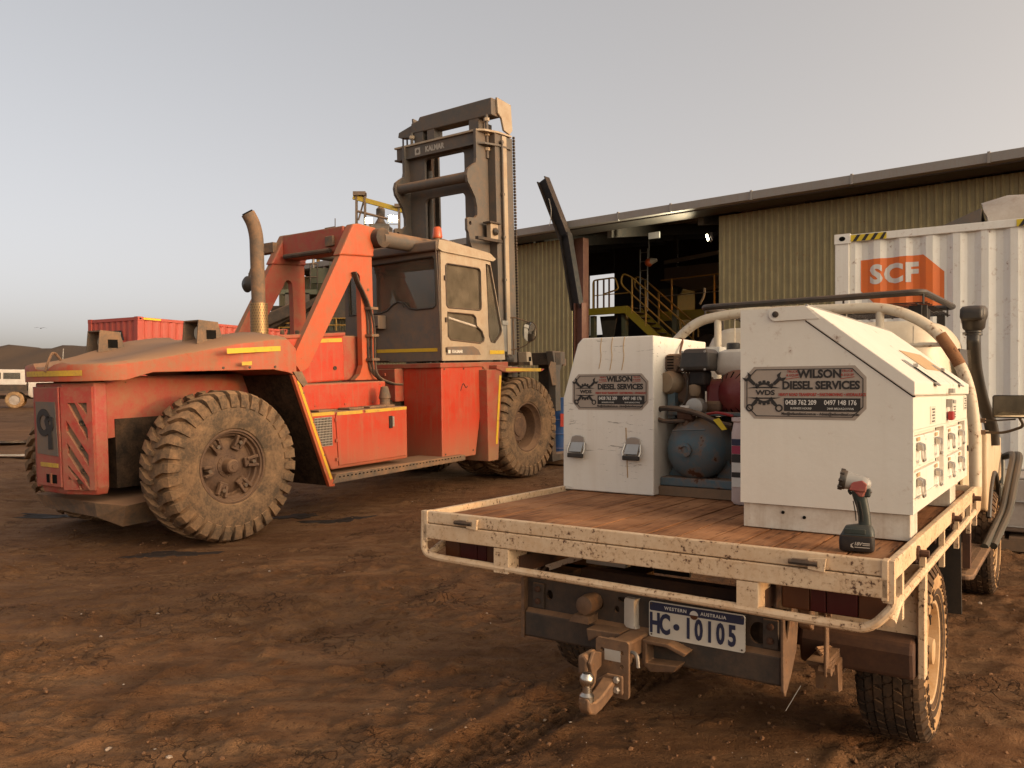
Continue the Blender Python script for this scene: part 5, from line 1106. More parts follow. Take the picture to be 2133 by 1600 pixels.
mb=MB(); mb.loft([[(-.80,3.9,.66),(.80,3.9,.66),(.80,3.9,1.20),(.70,3.9,1.25),(-.70,3.9,1.25),(-.80,3.9,1.20)],[(-.80,5.0,.72),(.80,5.0,.72),(.80,5.0,1.14),(.68,5.0,1.20),(-.68,5.0,1.20),(-.80,5.0,1.14)],[(-.78,5.2,.74),(.78,5.2,.74),(.78,5.2,1.06),(.66,5.2,1.14),(-.66,5.2,1.14),(-.78,5.2,1.06)]]); mb.build('bonnet','cab_white',um,smooth=50,bevel=.02,fixn=True)
for s in (1,-1):
    dr_=MB().prism([(2.80,.70),(2.80,1.30),(3.85,1.30),(3.92,1.22),(3.92,.80),(3.80,.67),(3.1,.64),(2.9,.64)],'yz',s*.812,s*.832).build('door','door_dirty',um,smooth=0,bevel=.012)
    MB().box(s*.832-.0,s*.832+.018*s,2.90,3.02,1.14,1.17).build('door_handle','black_plastic',dr_,smooth=0)
    MB().prism([(2.90,1.33),(2.92,1.76),(3.5,1.77),(3.78,1.33)],'yz',s*.79,s*.80).build('door_window','glass_dark',um,smooth=0)
    # front guard with wheel arch
    g_=[(3.94,.66),(3.94,1.22),(4.6,1.20),(5.15,1.12),(5.2,.78),(4.92,.74)]+arc(4.43,.40,.47,43,150,10)
    MB().prism(g_,'yz',s*.80,s*.86).build('front_guard','door_dirty',um,smooth=0,bevel=.015)
    MB().tube([(s*.865,a,b_) for a,b_ in arc(4.43,.40,.485,30,155,14)],.018,6).build('guard_flare','black_plastic',um)
for k in range(5): MB().box(.8325,.8345,2.84,2.93,.78+k*.035,.797+k*.035).build('door_label_line','ink_grey',um,smooth=0)
# roof rack
rk=[(-.78,2.76,2.085),(.62,2.76,2.10),(.66,3.9,2.10),(-.78,3.9,2.09)]
MB().tube(roundpath([(0,2.76,2.092),*[rk[1],rk[2],rk[3],rk[0]],(0,2.76,2.092)],.08,6),.021,10).build('rack_rail','black_tube',um)
for k in range(9): x=-.70+k*.16; MB().cyl((x,2.78,2.035),(x,3.88,2.035),.004,n=5).build('rack_wire','steel_black',um)
for k in range(12): y=2.80+k*.095; MB().cyl((-.76,y,2.04),(.64,y,2.04),.004,n=5).build('rack_wire','steel_black',um)
for x in (-.76,-.3,.16,.62):
    for y in (2.78,3.87): MB().cyl((x,y,2.03),(x,y,2.09),.007,n=6).build('rack_upright','black_tube',um)
for y in (2.9,3.7):
    for x in (-.70,.60): MB().bar((x,y,1.88),(x,y,2.03),.05,.03,Y).build('rack_foot','black_tube',um,smooth=0)
MB().box(.53,.60,2.84,3.2,1.965,2.03).build('rack_light','steel_black',um,smooth=0)
# snorkel
sn=smooth_path([(.865,4.35,1.10),(.86,4.25,1.25),(.82,4.02,1.45),(.80,3.80,1.66),(.80,3.70,1.82),(.80,3.70,1.88)],6); mb=MB(); secs=[]
for i,p in enumerate(sn):
    t=i/(len(sn)-1); wx=.045-.003*t; wy=.085-.03*t
    secs.append([(p.x+wx*math.copysign(abs(math.cos(a))**.6,math.cos(a)),p.y+wy*math.copysign(abs(math.sin(a))**.6,math.sin(a)),p.z) for a in np.linspace(0,2*math.pi,15)[:-1]])
mb.loft(secs); mb.build('snorkel_body','black_plastic',um,smooth=60,fixn=True)
for z in (1.882,1.90): MB().lathe([(0,.054),(.012,.054)],(.80,3.70,z),Z,20,cap=True).build('snorkel_clamp','black_plastic',um)
mb=MB(); mb.lathe([(0,.050),(.02,.068),(.07,.075),(.10,.085),(.15,.083),(.168,.07),(.172,.0)],(.80,3.70,1.912),Z,22); mb.build('snorkel_head','black_plastic',um)
MB().prism([(3.56,1.975),(3.56,2.05),(3.60,2.075),(3.80,2.075),(3.80,1.99)],'yz',.735,.865).build('snorkel_inlet','black_plastic',um,smooth=40,bevel=.02,seg=3)
MB().tube([(.74,3.66,1.895),(.80,3.70,1.895)],.010,6).build('snorkel_stay','galv',um)
# door mirror
mf=Vector((-.25,-1,.16)).normalized(); mc_=Vector((1.03,3.60,1.40)); ex_=Vector((-mf.y,mf.x,0))
MB().plate(rrect(-.118,.118,-.076,.076,.016),[],mc_-mf*.012,ex_,Z,.03).build('mirror_housing','black_plastic',um,smooth=0,bevel=.004); MB().plate(rrect(-.11,.11,-.068,.068,.012),[],mc_+mf*.005,ex_,Z,.004).build('mirror_face','mirror_glass',um,smooth=0)
MB().tube(roundpath([(.84,3.72,1.22),(.98,3.66,1.22),(1.10,3.63,1.27),(1.07,3.61,1.33)],.05),.010,6).build('mirror_arm','black_tube',um); MB().tube([(.84,3.70,1.30),(.95,3.64,1.305),(1.05,3.61,1.315)],.006,6).build('mirror_stay','black_tube',um)
for z in (1.22,1.30): MB().box(.838,.87,3.68,3.74,z-.015,z+.015).build('mirror_hinge','dusty_steel',um,smooth=0)
# side step, scrub bars, bull bar
MB().prism(rrect(.56,.89,2.72,3.9,.06),'xy',.395,.425).build('side_step','tow_dust',um,smooth=0,bevel=.008)
rs=MB()
for i in range(30):
    for j in range(7): rs.box(.60+j*.037,.622+j*.037,2.78+i*.036,2.80+i*.036,.425,.429)
rs.build('step_tread','tow_dust',um,smooth=0)
MB().prism(rrect(-.89,-.56,2.72,3.9,.06),'xy',.395,.425).build('side_step','tow_dust',um,smooth=0,bevel=.008)
for s in (1,-1):
    for dx in (0,.045): MB().tube(roundpath([(s*(.86+dx),3.75+dx*2,.43),(s*(.92+dx),4.4,.60),(s*(.95+dx),5.1,.955),(s*(.93+dx),5.35,.98),(s*.84,5.5,.93)],.1),.026,10).build('scrub_bar','green_tube',um)
MB().tube(roundpath([(-.84,5.45,.70),(-.84,5.5,.98),(.84,5.5,.98),(.84,5.45,.70)],.1),.032,10).build('bull_bar','green_tube',um); MB().box(-.86,.86,5.28,5.46,.50,.72).build('front_bumper','green_tube',um,smooth=0,bevel=.03)
# ------------------------------------------------------------------ stickers
def sticker(parent,ox,oy,oz,w,h):
    """printed sign, lower-left at (ox,oz) on a face at y=oy looking -y"""
    c=.13*h*1.5
    ol=[(c,0),(w-c,0),(w,c*1.1),(w,h-c*1.1),(w-c,h),(c,h),(0,h-c*1.1),(0,c*1.1)]; O=Vector((ox,oy,oz))
    st_=MB().plate(ol,[],O-Y*.001,X,Z,.002).build('sign_plate','foil',parent,smooth=0)
    def at(u,v,k=.0035): return O+X*(u*w)+Z*(v*h)-Y*k
    inn=[(x*.955+w*.0225,y*.90+h*.05) for x,y in ol]; inn2=[(x*.943+w*.0285,y*.875+h*.0625) for x,y in ol]
    k=MB(); k.plate(inn,[inn2],O-Y*.0035,X,Z,.001)
    gx_,gy_=w*.175,h*.5; gr=h*.20; hg=h; h=h*.86; teeth=[]
    for i in range(16):
        for da,rr in ((-9,gr),(-6,gr*1.2),(6,gr*1.2),(9,gr)): a=R(i*22.5+da); teeth.append((gx_+rr*math.cos(a),gy_+rr*math.sin(a)))
    for sg in (1,-1):   # gear halves above and below the name band
        half=[p for p in teeth]
        top=[(x,y) for x,y in teeth if (y-gy_)*sg>h*.10]; top.sort(key=lambda p:-math.atan2((p[1]-gy_)*sg,p[0]-gx_))
        inner=[(gx_+gr*.78*math.cos(R(a)),gy_+sg*gr*.78*math.sin(R(a))) for a in range(30,151,12)]
        k.plate(top+inner,[],O-Y*.0035,X,Z,.001)
        k.plate([(gx_-h*.37,gy_+sg*h*.105),(gx_+h*.37,gy_+sg*h*.105),(gx_+h*.22,gy_+sg*h*.135),(gx_-h*.22,gy_+sg*h*.135)],[],O-Y*.0035,X,Z,.001)
        # spanners: open jaws at the top, rings at the bottom
        for sx in (1,-1):
            if sg>0:
                c0=Vector((gx_+sx*h*.33,gy_+h*.30)); d=Vector((sx*.72,.70)); n_=Vector((-d.y,d.x)); q=[c0-d*h*.16+n_*h*.035,c0-d*h*.16-n_*h*.035,c0-n_*h*.04,c0+d*h*.04-n_*h*.10,c0+d*h*.15-n_*h*.085,c0+d*h*.06-n_*h*.02,c0+d*h*.06+n_*h*.03,c0+d*h*.15+n_*h*.085,c0+d*h*.04+n_*h*.10,c0+n_*h*.04]
                k.plate([tuple(p) for p in q],[],O-Y*.0035,X,Z,.001)
            else:
                c0=Vector((gx_+sx*h*.33,gy_-h*.34)); k.plate(arc(c0.x,c0.y,h*.085,0,345,18),[arc(c0.x,c0.y,h*.052,0,345,14)],O-Y*.0035,X,Z,.001)
                d=Vector((-sx*.72,.70)); n_=Vector((-d.y,d.x)); a=c0+d*h*.075; b_=c0+d*h*.21; k.plate([tuple(a+n_*h*.03),tuple(a-n_*h*.03),tuple(b_-n_*h*.045),tuple(b_+n_*h*.045)],[],O-Y*.0035,X,Z,.001)
    h=hg; k.text('WDS',h*.13,at(.185,.5),X,Z,.001,bold=.0008,sx=1.25)
    k.text('WILSON',h*.205,at(.635,.845),X,Z,.001,bold=.0016,sx=1.0); k.text('DIESEL SERVICES',h*.205,at(.64,.635),X,Z,.001,bold=.0016,sx=.93)
    k.plate([(w*.345,h*.155),(w*.925,h*.155),(w*.955,h*.20),(w*.955,h*.40),(w*.345,h*.40)],[],O-Y*.0035,X,Z,.001)
    k.text('Max@wilsondiesel.com.au - Admin@wilsondiesel.com.au',h*.075,at(.635,.105),X,Z,.001,bold=.0002,sx=.80)
    k.build('sign_print_black','ink_black',st_,smooth=0)['kind']='stuff'
    r_=MB(); r_.text('HEAVY ROAD TRANSPORT \u2022 EARTHMOVING \u2022 HYDRAULICS',h*.078,at(.648,.465),X,Z,.001,bold=.0004,sx=.74)
    for u in (.415,.855):
        r_.plate([(w*(u-.055),h*.755),(w*(u+.055),h*.79),(w*(u+.055),h*.80),(w*(u-.055),h*.765)],[],O-Y*.0035,X,Z,.001); r_.text('TRUCK',h*.062,at(u,.90),X,Z,.001); r_.text('& EQUIP',h*.062,at(u,.83),X,Z,.001)
    r_.build('sign_print_red','ink_red',st_,smooth=0)['kind']='stuff'
    w_=MB(); w_.text('0428 762 209',h*.125,at(.485,.315,.005),X,Z,.001,bold=.0005,sx=.82); w_.text('0497 148 176',h*.125,at(.80,.315,.005),X,Z,.001,bold=.0004,sx=.82); w_.text('BUSINESS HOURS',h*.055,at(.485,.205,.005),X,Z,.001,sx=.9); w_.text('24HR BREAKDOWNS',h*.055,at(.80,.205,.005),X,Z,.001,sx=.9); w_.build('sign_print_white','ink_white',st_,smooth=0)['kind']='stuff'
    return st_
# ------------------------------------------------------------------ right toolbox
TZ=.966
def onut(name,label,cat,dz=0): return thing(name,label,cat,ut(0,0,0)+Z*dz,(0,0,UA))
tb=onut('toolbox','large white drawer toolbox with sloping lid, right side of tray','toolbox')
bx0,bx1,by0,by1=.297,.918,.46,2.12
full=[(bx0,1.062),(bx1,1.062),(bx1,1.478),(.547,1.7635),(.547,1.818),(bx0,1.82)]
body=MB(); body.prism([(bx0,1.0625),(bx1-.026,1.0625),(bx1-.026,1.36),(bx1-.001,1.36),(bx1-.001,1.4765),(.5465,1.7625),(.5465,1.8165),(bx0,1.8195)],'xz',by0+.002,by1); body.build('box_shell','box_white',tb,smooth=0,bevel=.002)
body=MB(); body.prism(full,'xz',by0-.001,by0+.0018); body.build('rear_sheet','box_white',tb,smooth=0)
fr=[(by0+.002,1.062),(by1,1.062),(by1,1.3595),(by0+.002,1.3595)]
h1=[(.485,1.11),(1.245,1.115),(1.245,1.352),(.485,1.352)]; h2=[(1.345,1.115),(2.02,1.12),(2.02,1.352),(1.345,1.352)]
MB().plate(fr,[h1,h2],(bx1-.0125,0,0),Y,Z,.024).build('drawer_frame','box_white',tb,smooth=0)
def drawer(y0,y1,z0,z1):
    d=MB().box(bx1-.0255,bx1-.006,y0,y1,z0,z1).build('drawer','box_scuffed',tb,smooth=0,bevel=.004)
    for yc in (y0+.11,y1-.11):
        MB().prism([(bx1-.003,z1-.022),(bx1+.016,z1-.03),(bx1+.018,z1-.052),(bx1-.003,z1-.050)],'xz',yc-.034,yc+.034).build('handle_plate','chrome',d,smooth=0,bevel=.002)
        MB().tube(roundpath([(bx1+.012,yc-.03,z1-.05),(bx1+.016,yc-.032,z1-.09),(bx1+.016,yc+.032,z1-.09),(bx1+.012,yc+.03,z1-.05)],.012,4),.004,6).build('handle_loop','chrome',d)
        MB().box(bx1-.0035,bx1-.002,yc-.032,yc+.032,z1-.018,z1-.004).build('handle_label','paper_tan',d,smooth=0)
for y0,y1 in ((.49,1.16),(1.352,1.95)):
    drawer(y0,y1,1.222,1.335); drawer(y0,y1,1.112,1.205)
for y,z in ((1.2,1.34),(1.2,1.21),(1.99,1.34),(1.99,1.215)): MB().cyl((bx1-.0255,y,z),(bx1-.0235,y,z),.010,n=10).build('well_hole','seam',tb)
lid=MB(); lid.prism([(.548,1.768),(.918,1.483),(.926,1.487),(.926,1.534),(.556,1.823),(.548,1.823)],'xz',by0-.006,by1+.006); ld_=lid.build('lid','box_white',tb,smooth=0,bevel=.004)
MB().prism([(.549,1.7635),(.918,1.4785),(.918,1.4825),(.549,1.7675)],'xz',by0-.002,by0+.05).build('lid_seam','seam',tb,smooth=0)
MB().plate(arc(.437,1.796,.026,90,270,8)+[(.56,1.772),(.60,1.772),(.55,1.822)],[],(0,by0-.005,0),X,Z,.008).build('hinge_arm','box_white',tb,smooth=0); MB().lathe([(0,.012),(.004,.012),(.006,.008),(.006,0)],(.437,by0-.009,1.796),-Y,14).build('hinge_pivot','dark_steel',tb)
MB().tube([(.548,by0+.01,1.826),(.548,by1-.01,1.826)],.005,6).build('hinge_rod','galv',tb)
sl=Vector((.926-.556,0,1.534-1.823)).normalized(); sn_=Vector((-sl.z,0,sl.x)); sn_=Vector((.615,0,.788))
def onlid(u,y,k=0): return Vector((.556,0,1.823))+sl*u+Y*y+sn_*k
for y in (.93,1.72):
    MB().plate(rrect(-.045,.045,-.085,.085,.008),[],onlid(.405,y,.002),Y,-sl,.003).build('lid_latch','chrome',ld_,smooth=0)
    MB().plate(rrect(-.03,.03,-.07,.03,.008),[],onlid(.40,y,.0045),Y,-sl,.002).build('latch_recess','seam',ld_,smooth=0); MB().bar(onlid(.37,y-.02,.012),onlid(.37,y+.02,.012),.012,.014).build('latch_tongue','chrome',ld_,smooth=0)
MB().plate([(-.30,-.07),(.30,-.07),(.30,.07),(-.30,.07)],[],onlid(.30,1.55,.002),Y,-sl,.001).build('lid_label','paper_tan',ld_,smooth=0)
MB().box(.927,.945,1.33,1.40,1.492,1.512).build('hasp_upper','galv',tb,smooth=0); MB().box(.918,.94,1.33,1.36,1.43,1.465).build('hasp_staple','galv',tb,smooth=0); MB().bar((.935,1.38,1.455),(.935,1.47,1.452),.012,.016).build('hasp_lever','galv',tb,smooth=0)
pk=MB().box(.922,.944,1.335,1.395,1.372,1.412); pk.build('padlock_body','padlock_red',tb,smooth=0,bevel=.006); MB().tube(roundpath([(.933,1.345,1.41),(.933,1.345,1.455),(.933,1.385,1.455),(.933,1.385,1.41)],.018),.0035,6).build('padlock_shackle','chrome',tb)
for y,z in ((.93,1.405),(1.60,1.405),(2.03,1.44)):
    MB().box(bx1-.0005,bx1+.001,y-.07 if y<2 else y-.05,y+.07 if y<2 else y+.06,z-.035,z+.035).build('rating_sticker','plate_white',tb,smooth=0)
    k=MB()
    for j in range(5): k.box(bx1+.001,bx1+.0016,y-.03+.02*(j%2),y+.045,z-.028+j*.012,z-.022+j*.012)
    k.build('sticker_print','ink_black',tb,smooth=0)
MB().box(bx0+.008,bx1-.010,by0+.012,by0+.16,TZ,1.060).build('foot_plinth','box_plinth',tb,smooth=0,bevel=.003); MB().box(bx0+.01,bx1-.012,1.55,1.75,TZ,1.060).build('foot_plinth','box_plinth',tb,smooth=0); MB().box(bx0+.01,bx1-.3,.64,1.54,TZ,1.058).build('foot_web','box_plinth',tb,smooth=0)
for x,z in ((.46,1.033),(.54,1.02)): MB().cyl((x,by0+.012,z),(x,by0+.009,z),.0065,n=10).build('plinth_hole','seam',tb)
sticker(tb,.312,by0,1.393,.452,.202)
# ------------------------------------------------------------------ left toolbox
lb=onut('toolbox','scuffed white toolbox with two chrome handles, left side of tray','toolbox')
lx0,lx1,ly0,ly1=-.925,-.388,1.13,1.84
MB().prism([(lx0,TZ),(lx1,TZ),(lx1,1.785),(-.805,1.785),(-.835,1.755),(lx0,1.462)],'xz',ly0,ly1).build('box_shell','box_scuffed',lb,smooth=0,bevel=.006)
sticker(lb,-.865,ly0,1.402,.448,.19)
for x in (-.832,-.502):
    hd_=MB(); hd_.prism([(x-.042,1.225),(x+.042,1.225),(x+.036,1.255),(x+.012,1.262),(x-.012,1.262),(x-.036,1.255)],'xz',ly0-.006,ly0); o=hd_.build('handle_plate','chrome',lb,smooth=0,bevel=.002)
    MB().prism([(ly0-.006,1.226),(ly0-.02,1.20),(ly0-.034,1.176),(ly0-.03,1.172),(ly0-.012,1.20)],'yz',x-.036,x+.036).build('handle_flap','chrome',o,smooth=0)
    MB().tube(roundpath([(x-.044,ly0-.008,1.224),(x-.052,ly0-.024,1.185),(x-.046,ly0-.032,1.165)],.02),.005,6).build('handle_arm','chrome',o); MB().tube(roundpath([(x+.044,ly0-.008,1.224),(x+.052,ly0-.024,1.185),(x+.046,ly0-.032,1.165)],.02),.005,6).build('handle_arm','chrome',o)
    MB().box(x-.048,x+.048,ly0-.038,ly0-.022,1.143,1.168).build('handle_grip','black_plastic',o,smooth=0,bevel=.005)
paint('run_stain',(.42,.26,.10),.7,dust=.1,up=0)
for x,z1 in ((-.70,1.62),(-.635,1.61),(-.565,1.61)): MB().tube(smooth_path([(x+.012,ly0-.0,1.783),(x+.005,ly0,1.73),(x+.008,ly0,1.68),(x-.004,ly0,z1)]),.0022,4).build('run_mark','run_stain',lb)
MB().tube(smooth_path([(-.545,ly0,1.31),(-.542,ly0,1.22),(-.538,ly0,1.12),(-.535,ly0,1.05)]),.003,4).build('run_mark','run_stain',lb)
MB().tube(smooth_path([(lx1-.05,1.52,1.786),(lx1,1.50,1.78),(lx1+.03,1.40,1.70),(lx1+.10,1.34,1.62)]),.006,6).build('tie_cord','brown_flap',lb)
# ------------------------------------------------------------------ compressor
ac=onut('air_compressor','blue air compressor with small red petrol engine between the toolboxes','compressor')
cx_,tr,tz=-.208,.158,1.205
MB().lathe([(0,0),(.004,.05),(.02,.10),(.05,.14),(.085,.157),(.09,.158),(.60,.158),(.64,.14),(.67,.08),(.68,0)],(cx_,1.16,tz),Y,36).build('air_tank','tank_blue',ac)
MB().lathe([(0,.0261),(.0,.034),(-.022,.034),(-.024,.02),(-.018,.016),(-.018,0)],(cx_-.02,1.168,tz+.0),Y,16).build('tank_bung','tank_blue',ac)
MB().cyl((cx_-.04,1.22,tz+.10),(cx_-.04,1.22,tz+.21),.022,n=12).build('brass_riser','tow_dust',ac); MB().cyl((cx_-.075,1.215,tz+.175),(cx_-.0,1.215,tz+.175),.034,n=10).build('pressure_valve','brown_flap',ac); MB().cyl((cx_-.04,1.21,tz+.21),(cx_-.04,1.21,tz+.222),.030,n=14).build('pressure_gauge','ink_white',ac)
MB().tube([(cx_+.15*math.sin(a),1.40,tz+.161*math.cos(a)) for a in np.linspace(-1.2,1.9,14)],.012,6).build('tank_band','tow_dust',ac)
MB().box(cx_-.175,cx_+.23,1.2,1.80,1.015,1.06).build('base_frame','tank_blue',ac,smooth=0,bevel=.006); MB().box(cx_-.18,cx_+.24,1.19,1.85,TZ,1.013).build('timber_base','timber',ac,smooth=0)
MB().prism([(cx_+.09,1.06),(cx_+.20,1.06),(cx_+.14,1.16)],'xz',1.3,1.32).build('tank_foot','tank_blue',ac,smooth=0); MB().prism([(cx_-.09,1.06),(cx_-.17,1.06),(cx_-.13,1.15)],'xz',1.3,1.32).build('tank_foot','tank_blue',ac,smooth=0)
MB().box(cx_-.16,cx_+.30,1.25,1.78,1.375,1.395).build('engine_deck','tank_blue',ac,smooth=0,bevel=.004); MB().box(cx_-.16,cx_-.12,1.26,1.32,1.36,1.52).build('deck_bracket','tank_blue',ac,smooth=0)
for x in (cx_-.14,cx_+.27): MB().box(x-.02,x+.02,1.3,1.34,1.34,1.376).build('deck_leg','tank_blue',ac,smooth=0)
ex0=-.395
mf_=MB(); mf_.loft([[(ex0+a,y,z) for a,z in rrect(0,.17,1.60,1.695,.03)] for y in (1.27,1.42)]); mf_.build('muffler','muffler',ac,smooth=30,bevel=.01,fixn=True)
sl_=MB()
for k in range(5):
    for x in (ex0+.02,ex0+.105): sl_.box(x,x+.035,1.266,1.269,1.617+k*.015,1.623+k*.015)
sl_.build('muffler_slots','seam',ac,smooth=0); MB().lathe([(0,.022),(.006,.02),(.006,0)],(ex0+.078,1.27,1.648),-Y,14).build('muffler_boss','muffler',ac)
MB().lathe([(0,.05),(.03,.06),(.10,.062),(.13,.05)],(-.335,1.36,1.545),(-.3,-1,0),20,cap=True).build('cylinder_cover','engine_alloy',ac)
MB().loft([[(-.37,1.30,1.45),(-.22,1.30,1.42),(-.22,1.55,1.42),(-.37,1.55,1.45)],[(-.36,1.30,1.60),(-.22,1.30,1.58),(-.22,1.55,1.58),(-.36,1.55,1.60)]]).build('crankcase','engine_brown',ac,smooth=0,bevel=.02)
af=MB(); af.loft([[(-.285+dx,1.22+dy,1.600),(-.13-dx,1.22+dy,1.600),(-.13-dx,1.38,1.600),(-.285+dx,1.38,1.600)] if 0 else [(x,y,z) for x,y in ((-.285+i,1.225+i),(-.135-i,1.225+i),(-.135-i,1.40-i),(-.285+i,1.40-i))] for z,i in ((1.605,.0),(1.625,-.004),(1.695,.003),(1.717,.02))]); af.build('air_filter','black_plastic',ac,smooth=0,bevel=.008,fixn=True)
MB().box(-.25,-.165,1.25,1.36,1.53,1.605).build('filter_base','steel_black',ac,smooth=0,bevel=.01); MB().lathe([(0,.02),(.02,.03),(.05,.032),(.06,.02)],(-.225,1.27,1.475),Z,16,cap=True).build('carburettor_bowl','engine_alloy',ac)
rc_=MB(); rc_.lathe([(0,.0),(.01,.07),(.05,.115),(.09,.125),(.20,.12)],(-.05,1.28,1.49),(.35,1,.0),26); rc_.build('recoil_cover','engine_red',ac)
fs_=MB()
for k in range(16):
    a=k*2*math.pi/16; d_=Vector((.35,1,0)).normalized(); u_=d_.cross(Z).normalized(); c_=Vector((-.05,1.28,1.49))+d_*.025; p=c_+(u_*math.cos(a)+Z*math.sin(a))*.075; q=c_+d_*.025+(u_*math.cos(a)+Z*math.sin(a))*.105; fs_.bar(p-d_*.004,q-d_*.004,.008,.010)
fs_.build('cooling_slots','seam',ac,smooth=0)
MB().loft([[(-.20,1.32,1.40),(.06,1.34,1.40),(.06,1.60,1.40),(-.20,1.60,1.40)],[(-.19,1.33,1.56),(.06,1.35,1.58),(.06,1.60,1.58),(-.19,1.60,1.56)]]).build('fan_shroud','engine_red',ac,smooth=0,bevel=.025,seg=3)
MB().cyl((-.155,1.25,1.50),(-.155,1.25,1.445),.006,n=8).build('control_rod','chrome',ac); MB().lathe([(0,.045),(.07,.045),(.075,.03)],(-.20,1.27,1.42),-Y,20,cap=True).build('pump_pulley','galv',ac); MB().box(-.30,-.10,1.30,1.45,1.396,1.45).build('pump_body','engine_brown',ac,smooth=0,bevel=.015)
ft=MB(); ft.loft([[(x,y,z) for x,y in rrect(-.155+i,.045-i,1.34+i,1.62-i,.04)] for z,i in ((1.585,.01),(1.60,.0),(1.635,.0),(1.70,.012),(1.715,.04))]); ft.build('fuel_tank','fuel_white',ac,smooth=40,fixn=True)
MB().lathe([(0,.034),(.03,.034),(.035,.028)],(-.075,1.42,1.715),Z,20,cap=True).build('fuel_cap','black_plastic',ac); MB().box(-.235,-.16,1.45,1.55,1.70,1.735).build('mount_block','box_white',ac,smooth=0)
MB().tube(smooth_path([(-.41,1.24,1.385),(-.38,1.20,1.41),(-.28,1.18,1.41),(-.16,1.17,1.385),(-.06,1.16,1.345),(-.0,1.18,1.33)]),.014,8).build('delivery_hose','hose_black',ac); MB().tube(smooth_path([(-.41,1.24,1.385),(-.40,1.20,1.36),(-.34,1.18,1.345),(-.25,1.2,1.35)]),.011,8).build('delivery_hose','hose_black',ac); MB().tube(smooth_path([(-.27,1.29,1.60),(-.255,1.25,1.55),(-.26,1.25,1.47),(-.29,1.25,1.41)]),.006,6).build('fuel_line','hose_black',ac)
MB().prism([(-.075,1.36),(-.045,1.37),(-.005,1.315),(-.03,1.31)],'xz',1.135,1.138).build('warning_tag','ink_yellow',ac,smooth=0); MB().tube(smooth_path([(-.13,1.2,1.385),(-.06,1.16,1.395),(.02,1.15,1.38)]),.007,6).build('red_lead','padlock_red',ac)
for x in (-.375,-.36,-.345): MB().cyl((x,1.30,1.42),(x,1.30,1.60),.003,n=5).build('cover_rod','engine_brown',ac)
for k in range(7): MB().box(-.365+.0,-.24,1.335,1.50,1.462+k*.018,1.467+k*.018).build('cooling_fin','engine_alloy',ac,smooth=0)
MB().tube(smooth_path([(-.33,1.28,1.60),(-.30,1.25,1.63),(-.27,1.24,1.60),(-.25,1.25,1.56)]),.005,6).build('spark_lead','hose_black',ac)
for x,z in ((-.27,1.61),(-.15,1.61),(-.27,1.70),(-.15,1.70)): MB().cyl((x,1.222,z),(x,1.216,z),.006,n=8).build('filter_screw','galv',ac)
for a in (0,60,120,180,240,300): MB().cyl((-.335+.042*math.cos(R(a)),1.352,1.545+.042*math.sin(R(a))),(-.337+.042*math.cos(R(a)),1.345,1.545+.042*math.sin(R(a))),.006,n=6).build('cover_bolt','dark_steel',ac)
MB().tube([(-.30,1.16+.0,1.30),(-.12,1.15,1.31)],.004,5).build('weld_seam','tank_blue',ac)
# ------------------------------------------------------------------ jug beside the right box
jg=onut('plastic_jug','pale pink plastic coolant jug tucked beside the right toolbox','jug')
js=[]
for z,k in ((TZ,.92),(TZ+.012,1.0),(1.30,1.0),(1.335,.95),(1.352,.93),(1.358,1.0),(1.375,1.0)): js.append([(.155+(x)*k,1.14+(y)*k,z) for x,y in rrect(-.12,.12,-.09,.09,.045)])
MB().loft(js).build('jug_body','plastic_pinkwhite',jg,smooth=40,fixn=True)
for z0,z1,mt in ((1.245,1.275,'ink_blue'),(1.205,1.243,'label_magenta'),(1.165,1.203,'ink_black'),(1.12,1.163,'ink_white'),(1.095,1.118,'ink_black'),(1.05,1.093,'ink_white')): MB().box(.05,.26,1.0475,1.0495,z0,z1).build('jug_label',mt,jg,smooth=0)
t=MB()
for z,s in ((1.262,'COOL'),(1.226,'EXTRA'),(1.213,'COOLANT')): t.text(s,.014,(.075,1.0472,z),X,Z,.0006)
# ------------------------------------------------------------------ cordless torch
tw=thing('cordless_torch','green and grey cordless work torch standing on the tray edge','torch',ut(.79,.19,.967),(0,0,UA+R(8))); tw.scale=(.88,.88,.88)
bat=[]
for z,k in ((0,.90),(.006,.98),(.03,1.0),(.052,.98),(.060,.93)): bat.append([(x*k,y*k,z) for x,y in rrect(-.064,.060,-.038,.038,.014)])
MB().loft(bat).build('battery','steel_black',tw,smooth=35,bevel=.003,fixn=True)
MB().loft([[(x,y,.061) for x,y in rrect(-.058,.060,-.036,.036,.016)],[(x,y,.078) for x,y in rrect(-.050,.058,-.034,.034,.016)],[(x,y,.092) for x,y in rrect(-.042,.052,-.027,.027,.014)],[(x,y,.101) for x,y in rrect(.0,.046,-.020,.020,.012)]]).build('battery_seat','torch_green',tw,smooth=50,fixn=True)
MB().loft([[(x*1.0,y,z) for x,y in ((a,b) for a,b in rrect(-.045,.03,-.0385,-.030,.003))] for z in (.068,.086)]).build('seat_ridge','torch_green',tw,smooth=40,bevel=.002)
gr_=[]
for z,c_,hw,hd2 in ((.098,.026,.023,.019),(.13,.024,.022,.018),(.165,.018,.023,.0185),(.195,.010,.025,.019),(.215,.006,.027,.020),(.225,.006,.028,.0205)):
    gr_.append([(c_+hw*math.copysign(abs(math.cos(a))**.75,math.cos(a)),hd2*math.copysign(abs(math.sin(a))**.75,math.sin(a)),z) for a in np.linspace(0,2*math.pi,19)[:-1]])
MB().loft(gr_).build('grip','torch_green',tw,smooth=50,fixn=True)
for k in (0,1,2): MB().tube(smooth_path([(.02-.012*k,-.0195,.115),(.017-.012*k,-.020,.15),(.008-.011*k,-.0205,.19)]),.0022,5).build('grip_rib','black_plastic',tw)
